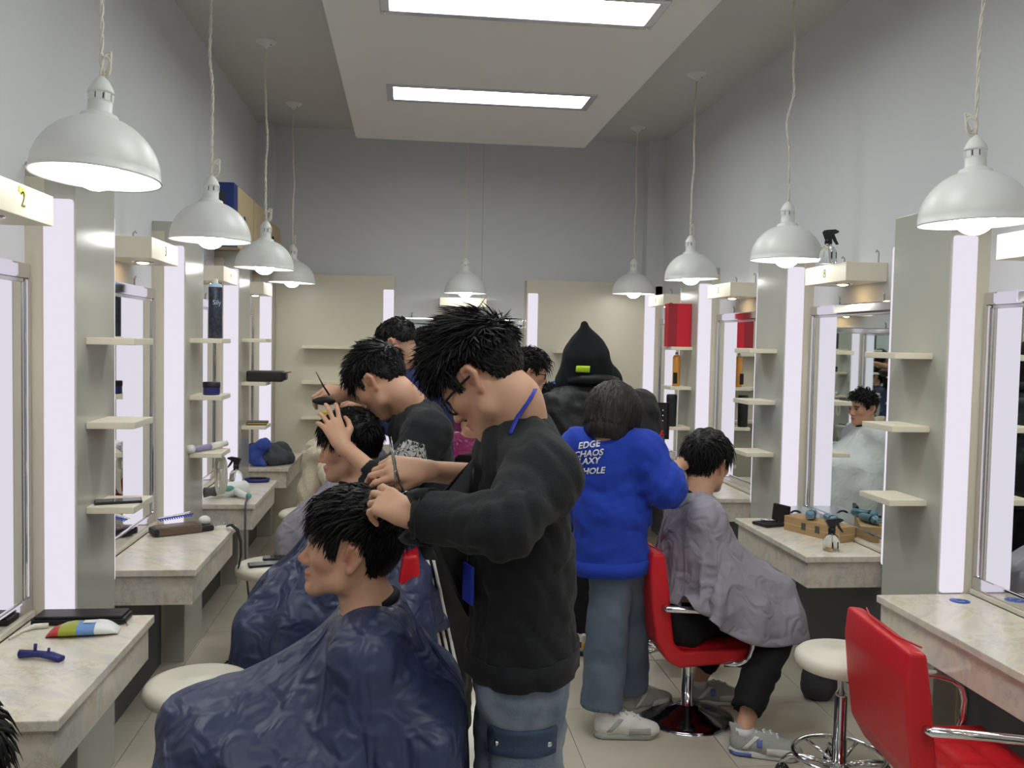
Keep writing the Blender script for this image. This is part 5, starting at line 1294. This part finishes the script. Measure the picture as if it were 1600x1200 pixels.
# things on the pillar shelves, left
r = empty('spray_can', (-.985, 4.90, 1.636), 'tall dark patterned hairspray can on the top shelf', 'spray can')
smooth().lathe([(.0, .001), (.034, .001), (.035, .004), (.035, .262), (.033, .268)], 24).build('can', 'can_dark', r); smooth().lathe([(.035, .266), (.03, .28), (.02, .285), (.0, .285)], 24).build('shoulder', 'ice', r); smooth().lathe([(.014, .284), (.012, .305), (.008, .31), (.0, .31)], 14).build('nozzle', 'white_plastic', r)
def wrap_text(parent, body, size, R_, z, ang, m):
    me = text_mesh(body, size, .0); me.materials.append(MATS[m])
    for v in me.vertices:
        a = ang+v.co.x/R_; v.co = Vector((math.cos(a)*R_, math.sin(a)*R_, z+v.co.y))
    o = link('lettering', me, parent); md = o.modifiers.new('t', 'SOLIDIFY'); md.thickness = .0008; md.offset = 1
wrap_text(r, 'Sily', .034, .0358, .185, -1.15, 'ice')
r = empty('wax_jar', (-.995, 4.86, 1.345), 'small black and blue hair wax jar on the middle shelf', 'jar')
smooth().lathe([(.0, 0), (.04, 0), (.042, .004), (.042, .042)], 24).build('jar', 'kit_blue', r); smooth().lathe([(.044, .04), (.044, .064), (.041, .067), (.0, .067)], 24).build('lid', 'black_plastic', r)
r = empty('curling_iron', (-1.02, 4.9, 1.05), 'white and lilac curling iron resting on the lowest shelf', 'curling iron', rz=1.1)
smooth().tube([(-.16, 0, .022), (-.12, 0, .022)], .021, 12).build('end_cap', 'white_plastic', r); smooth().tube([(-.125, 0, .02), (.02, 0, .019)], .016, 12).build('barrel', 'lilac', r) if 'lilac' in MATS else smooth().tube([(-.125, 0, .02), (.02, 0, .019)], .016, 12).build('barrel', mat('lilac', (150, 142, 186), rough=.3), r)
smooth().tube([(.015, 0, .02), (.08, 0, .022), (.15, 0, .024)], [.019, .017, .015], 12).build('handle', 'white_plastic', r)
r = empty('cable_bundle', (-.985, 5.035, 1.03), 'coiled white cable hanging below the curling iron shelf', 'cable')
for k in range(5):
    w_ = .014+.004*k
    smooth().tube([(w_*math.sin(a)*(1 if k % 2 else -1)*.9+.004*(k-2), .006*(k-2), -.10+.075*math.cos(a)-(.055 if math.cos(a) < 0 else 0)) for a in [2*PI*q/20 for q in range(20)]], .0042, 6, closed=True).build('loop', 'cable_white', r)
smooth().tube([(0, 0, -.02), (.0, .0, .02)], .003, 6).build('tie', 'cable_white', r); smooth().lathe([(.018, -.115), (.02, -.105), (.018, -.095)], 12, None).build('wrap', 'cable_white', r)
r = empty('tool_case', (-.96, 6.38, 1.345), 'long black case with a red tag on the middle shelf', 'case'); MB().box((-.11, -.06, 0), (.135, .06, .075), .014).build('body', 'leather_black', r); MB().box((.09, -.055, .012), (.155, .05, .068), .01).build('end_flap', 'black_plastic', r); MB().prism([(.08, .04), (.175, .062), (.176, .07), (.09, .052)], -.066, -.061, TR(rx=PI/2, y=0)).build('red_tag', 'hot_red', r)
r = empty('wallet', (-1.0, 6.36, 1.05), 'folded grey wallet with a yellow edge on the lowest shelf', 'wallet', rz=.1); MB().box((-.07, -.05, .0), (.065, .05, .012), .004).build('lower_half', 'wallet_grey', r); MB().box((-.068, -.05, .013), (.075, .05, .026), .005).build('upper_half', 'wallet_grey', r); MB().box((-.06, -.051, .0105), (.068, .045, .0145), .001).build('yellow_lining', 'yellow', r)
# table with the hair dryer
r = empty('hair_dryer', (-1.02, 5.52, .745), 'white and green hair dryer with a grey cord on the marble table', 'hair dryer', rz=.75)
smooth().lathe([(.0, -.11), (.034, -.11), (.042, -.10), (.045, -.02), (.04, .06), (.032, .10), (.029, .10)], 24, TR(ry=-PI/2)).build('barrel', 'dryer_white', r)
smooth().lathe([(.031, .098), (.024, .13), (.03, .17), (.02, .172), (.0, .12)], 20, TR(ry=-PI/2), sy=.5).build('nozzle', 'cord_grey', r)
smooth().tube([(.01, -.02, -.005), (.02, -.09, -.02), (.025, -.15, -.024)], [.022, .02, .016], 12).build('handle', 'dryer_white', r)
smooth().ball((-.035, -.036, .012), (.04, .012, .018), 12, 8).build('green_trim', 'dryer_green', r); smooth().ball((.025, -.15, -.024), .018, 10, 8).build('green_end', 'dryer_green', r)
cb = smooth().tube([(-.905, 5.425, .718), (-.895, 5.36, .712), (-.888, 5.275, .715), (-.886, 5.245, .69), (-.885, 5.235, .55), (-.88, 5.23, .35), (-.86, 5.24, .15), (-.84, 5.3, .012), (-.9, 5.5, .01)], .006, 8).build('cord', 'cord_grey', r)
cb.matrix_parent_inverse = (Matrix.Translation(r.location) @ Matrix.Rotation(.75, 4, 'Z')).inverted()
r = empty('tool_tray', (-.955, 6.09, .70), 'shallow navy tray behind the hair dryer', 'tray'); smooth().lathe([(.0, .004), (.07, .004), (.08, .024), (.084, .024), (.076, 0), (.0, 0)], 28, None, sx=1.0, sy=.6).build('dish', 'kit_blue', r); MB().box((-.05, -.012, .018), (.06, .012, .032), .004).build('comb_in_tray', 'black_plastic', r)
# far left table: jacket, and fleece coat over a chair
F = Field((-1.25, 6.6, .66), (-.75, 7.4, 1.0), .008)
F.ell((-1.0, 7.0, .755), (.16, .18, .07), None, .03); F.cone((-1.1, 6.9, .80), (-.92, 7.05, .80), .055, .05, .03); F.cone((-.98, 6.88, .75), (-.87, 6.98, .735), .05, .045, .02); F.wrinkle(.012, 26, 4); F.cut((0, 0, -1), (0, 0, .701))
r = empty('folded_jacket', (-1.0, 7.0, .70), 'crumpled dark grey jacket with blue lining heaped on the far marble table', 'jacket'); o = link('jacket', F.mesh('jacket', 'jacket_grey')[0], r)
G = Field((-1.25, 6.6, .66), (-.75, 7.4, 1.05), .008); G.cone((-1.08, 6.87, .80), (-1.02, 6.84, .86), .06, .045, .02); G.cone((-1.1, 6.85, .76), (-1.03, 6.83, .72), .045, .03, .02); G.wrinkle(.008, 34, 6); G.cut((0, 0, -1), (0, 0, .701)); link('lining', G.mesh('lining', 'jacket_blue')[0], r); settle(r)
red_chair(-.36, 6.75, .1, 'red salon chair carrying the cream fleece coat')
F = Field((-.95, 6.2, .1), (-.2, 7.25, 1.05), .010)
F.cone((-.57, 6.5, .83), (-.57, 7.0, .84), .07, .08, .04); F.cone((-.62, 6.55, .8), (-.68, 6.5, .45), .075, .07, .04); F.cone((-.63, 6.85, .8), (-.68, 6.85, .42), .09, .09, .04); F.cone((-.5, 6.7, .8), (-.45, 6.7, .5), .06, .06, .04, (0, 1, 0), 2.2); F.cone((-.55, 6.45, .82), (-.5, 6.38, .62), .06, .05, .03); F.wrinkle(.022, 16, 9)
r = empty('fleece_coat', (-.6, 6.7, .4), 'cream fleece coat draped over a chair near the back left corner', 'coat'); link('coat', F.mesh('coat', 'fleece')[0], r); settle(r)
# boxes on top of the left pillars
def carton(x0, x1, y0, y1, z0, z1, label, blue=0, rz=0):
    r = empty('carton', ((x0+x1)/2, (y0+y1)/2, z0), label, 'box', 'cartons on the pillars', rz); hx, hy, H_ = (x1-x0)/2, (y1-y0)/2, z1-z0
    MB().box((-hx, -hy+blue, 0), (hx, hy, H_), .004).build('body', 'card_pale', r)
    if blue: MB().box((-hx-.001, -hy, .0), (hx+.001, -hy+blue, H_), .004).build('blue_end', 'card_blue', r); MB().box((-hx+.03, -hy-.002, .12), (hx-.05, -hy, H_-.05)).build('printed_panel', 'jacket_grey', r)
    MB().box((hx, hy*.05, .0), (hx+.0015, hy*.05+.006, H_)).build('seam', 'card', r)
    smooth().lathe([(.0, .0025), (.035, .0025), (.036, 0)], 20, TR(hx, -hy*.45, H_*.5, ry=PI/2)).build('round_emblem', 'card_blue', r)
    return r
carton(-1.24, -1.07, 5.86, 7.25, 2.212, 2.60, 'long pale carton with blue printed end on top of the left pillar', .13)
c2 = carton(-1.24, -1.07, 7.34, 7.95, 2.212, 2.56, 'pale carton in the back left corner on top of the pillar'); MB().box((.086, -.26, .10), (.1, .12, .13), .004, TR(rx=-.5)).build('carry_handle', 'jacket_grey', c2)
# right side shelves
r = empty('gift_bag', (1.985, 6.55, 1.636), 'red paper bag with a dark side fold on the top shelf', 'bag'); 
MB().prism([(-.085, -.05), (.085, -.05), (.085, .05), (-.085, .05)], 0, .315).build('body', 'paper_red', r); MB().box((-.0865, -.0525, .004), (-.02, -.0505, .312)).build('side_fold', 'paper_dark_red', r)
smooth().tube([(-.07+.018*math.cos(a), -.054, .30+.018*math.sin(a)) for a in [2*PI*k/14 for k in range(14)]], .0025, 6, closed=True).build('handle', 'paper_dark_red', r)
r = empty('spray_can', (1.985, 6.55, 1.345), 'slim orange spray can on the shelf under the red bag', 'spray can'); smooth().lathe([(.0, 0), (.027, 0), (.028, .004), (.028, .215), (.02, .228), (.0, .228)], 22).build('can', 'can_orange', r); smooth().lathe([(.012, .227), (.01, .25), (.0, .252)], 12).build('nozzle', 'brushed', r); MB().box((-.03, -.022, .02), (-.0, -.0285, .1), .001).build('label', 'black_plastic', r)
r = empty('tumbler', (1.95, 6.53, 1.05), 'black tumbler on the shelf under the orange spray can', 'tumbler'); smooth().lathe([(.0, 0), (.034, 0), (.036, .005), (.038, .19)], 24).build('body', 'phone_case', r); smooth().lathe([(.039, .188), (.039, .225), (.033, .235), (.0, .235)], 24).build('lid', 'black_plastic', r); MB().box((-.01, -.045, .205), (.012, -.036, .225), .003).build('latch', 'black_plastic', r)
# hooded person's open tool case
r = empty('tool_case', (1.395, 5.02, 1.12), 'open black tool case with scissors, held beside the hooded person', 'case', rz=-.15)
MB().box((-.075, -.012, 0), (.085, .012, .20), .01).build('panel', 'leather_black', r); smooth().tube([(-.075, -.014, .0), (.085, -.014, .0), (.085, -.014, .2), (-.075, -.014, .2)], .006, 6, closed=True).build('zip_edge', 'black_matte', r)
MB().box((-.06, -.022, .02), (.07, -.012, .09), .004).build('pocket', 'leather_black', r)
for k in range(3): smooth().ball((.05, -.02, .10+.03*k), .006, 8, 6).build('snap', 'chrome', r)
def scissors(p, up, side, label, s=1.0):
    p, u, sd = Vector(p), Vector(up).normalized(), Vector(side); sd = (sd-u*sd.dot(u)).normalized(); n = u.cross(sd)
    r = empty('scissors', tuple(p), label, 'scissors', 'barber scissors')
    for q in (1, -1):
        b = smooth(); b.tube([sd*.012*q*s-u*.055*s, sd*.004*q*s-u*.02*s, -sd*.001*q*s+u*.02*s, -sd*.003*q*s+u*.085*s], [.003*s, .0035*s, .0045*s, .0008*s], 6, flat=.5); b.build('blade', 'steel', r)
        smooth().tube([sd*(.016*q+.011*math.cos(a))*s+u*(-.066+.013*math.sin(a))*s for a in [2*PI*k/14 for k in range(14)]], .0026*s, 6, closed=True).build('finger_ring', 'steel', r)
    smooth().ball((0, 0, 0), .004*s, 8, 6).build('pivot', 'chrome', r); return r
scissors((1.40, 5.0, 1.235), (.3, 0, 1), (1, 0, 0), 'steel scissors tucked in the open black tool case', .7)
# tools in the barbers' hands
scissors((-.02, 2.185, 1.335), (-.18, 0, 1), (.6, .2, .2), 'steel scissors in the hand of the barber with glasses')
scissors((1.225, 3.83, 1.155), (.85, .4, .1), (0, 0, 1), 'steel scissors in the hand of the stylist in royal blue', .9)
r = empty('tail_comb', (-.31, 3.57, 1.42), 'black tail comb with a thin handle in the hand of the printed-sleeve barber', 'comb', 'combs')
smooth().tube([(-.03, -.02, .10), (-.005, -.01, .05), (.02, 0, .01)], [.0015, .003, .004], 8).build('tail', 'black_plastic', r)
smooth().ball((.0, -.01, -.012), (.045, .006, .016), 14, 8).build('comb_body', 'black_plastic', r)
r = empty('sectioning_clip', (-.275, 3.44, 1.372), 'yellow clip in the hair of the client held by the printed-sleeve barber', 'clip'); MB().box((-.03, -.008, -.006), (.03, .008, .006), .003).build('jaw', 'yellow', r); smooth().tube([(.02, 0, .005), (.035, 0, .016)], .004, 6).build('lever', 'yellow', r)
comb('comb', (1.085, 3.90, 1.13), (1.155, 3.95, 1.26), 'red comb in the hand of the stylist in royal blue', 'hot_red', .02, 12, (-.8, -.1, .5))
# table with the clipper case
r = empty('clipper_case', (1.94, 4.63, .70), 'small open black zip case holding a clipper', 'case', rz=.35)
MB().box((-.075, -.06, 0), (.07, .06, .018), .008).build('base', 'leather_black', r); MB().box((.058, -.058, .012), (.078, .06, .115), .008, TR(.0, 0, 0, ry=.12)).build('lid', 'leather_black', r); MB().box((-.055, -.04, .0175), (.05, .04, .0205), .003).build('lining', 'phone_case', r)
smooth().tube([(-.045, .02, .026), (.03, -.02, .026)], [.010, .008], 8).build('clipper', 'steel', r)
r = empty('plastic_tray', (2.12, 4.705, .70), 'clear plastic tray with clipper parts beside the cardboard box', 'tray'); 
m = MB(); m.box((-.085, -.11, 0), (.08, .11, .004)); 
for lo_, hi_ in (((-.085, -.11, .004), (-.081, .11, .07)), ((.076, -.11, .004), (.08, .11, .07)), ((-.081, -.11, .004), (.076, -.106, .07)), ((-.081, .106, .004), (.076, .11, .07))): m.box(lo_, hi_)
m.build('tub', 'tray_clear', r); smooth().tube([(-.03+.03*math.cos(a), -.05, .05+.022*math.sin(a)) for a in [PI*k/8 for k in range(9)]], .006, 6).build('clipper_guard', 'black_plastic', r)
r = empty('cardboard_box', (2.09, 4.375, .70), 'flat brown cardboard box with two clippers lying on it', 'box', rz=.40)
MB().box((-.055, -.18, 0), (.055, .18, .075), .002).build('body', 'card', r); MB().box((-.0555, -.181, .036), (.0555, .181, .0385), .0).build('lid_seam', 'card_pale', r)
for yy in (-.04, .05): MB().box((-.0562, yy-.014, .022), (-.055, yy+.014, .058)).build('printed_square', 'wallet_grey', r)
def clipper(x, y, rz, label):
    r = empty('hair_clipper', (x, y, .797), label, 'clipper', 'teal hair clippers', rz)
    smooth().lathe([(.0, -.08), (.015, -.08), (.02, -.07), (.022, 0), (.025, .03), (.019, .055), (.0, .056)], 20, TR(rx=-PI/2), sx=1.0).build('body', 'teal', r); MB().box((-.02, .05, -.012), (.02, .075, .004), .003).build('blade', 'steel', r); smooth().lathe([(.0256, .02), (.0262, .026), (.0256, .032)], 20, TR(rx=-PI/2)).build('band', 'phone_case', r)
clipper(2.075, 4.43, 2.6, 'teal hair clipper on the far end of the cardboard box'); clipper(2.12, 4.30, 3.0, 'teal hair clipper on the end of the cardboard box nearer the spray bottle')
r = empty('round_sticker', (2.10, 3.20, .7005), 'round blue sticker with white arrows on the marble table', 'sticker'); smooth().lathe([(.0, .0008), (.036, .0008), (.037, 0)], 32).build('disc', 'sticker_blue', r)
for q in (0, PI):
    smooth().tube([(.018*math.cos(a+q), .018*math.sin(a+q), .0012) for a in [.3+2.0*k/8 for k in range(9)]], [.004]*8+[.0005], 6, flat=.2).build('arrow', 'print_white', r)
F = Field((1.78, 3.86, -.02), (2.14, 4.2, .4), .008); F.cone((1.95, 4.03, .07), (1.95, 4.03, .22), .085, .06, .04, (0, 1, 0), .75); F.wrinkle(.006, 30, 3); F.cut((0, 0, -1), (0, 0, .002))
r = empty('cloth_bag', (1.95, 4.03, 0), 'dark grey cloth bag slumped on the floor under the table with the clipper case', 'bag'); link('bag', F.mesh('bag', 'bag_grey')[0], r); settle(r)
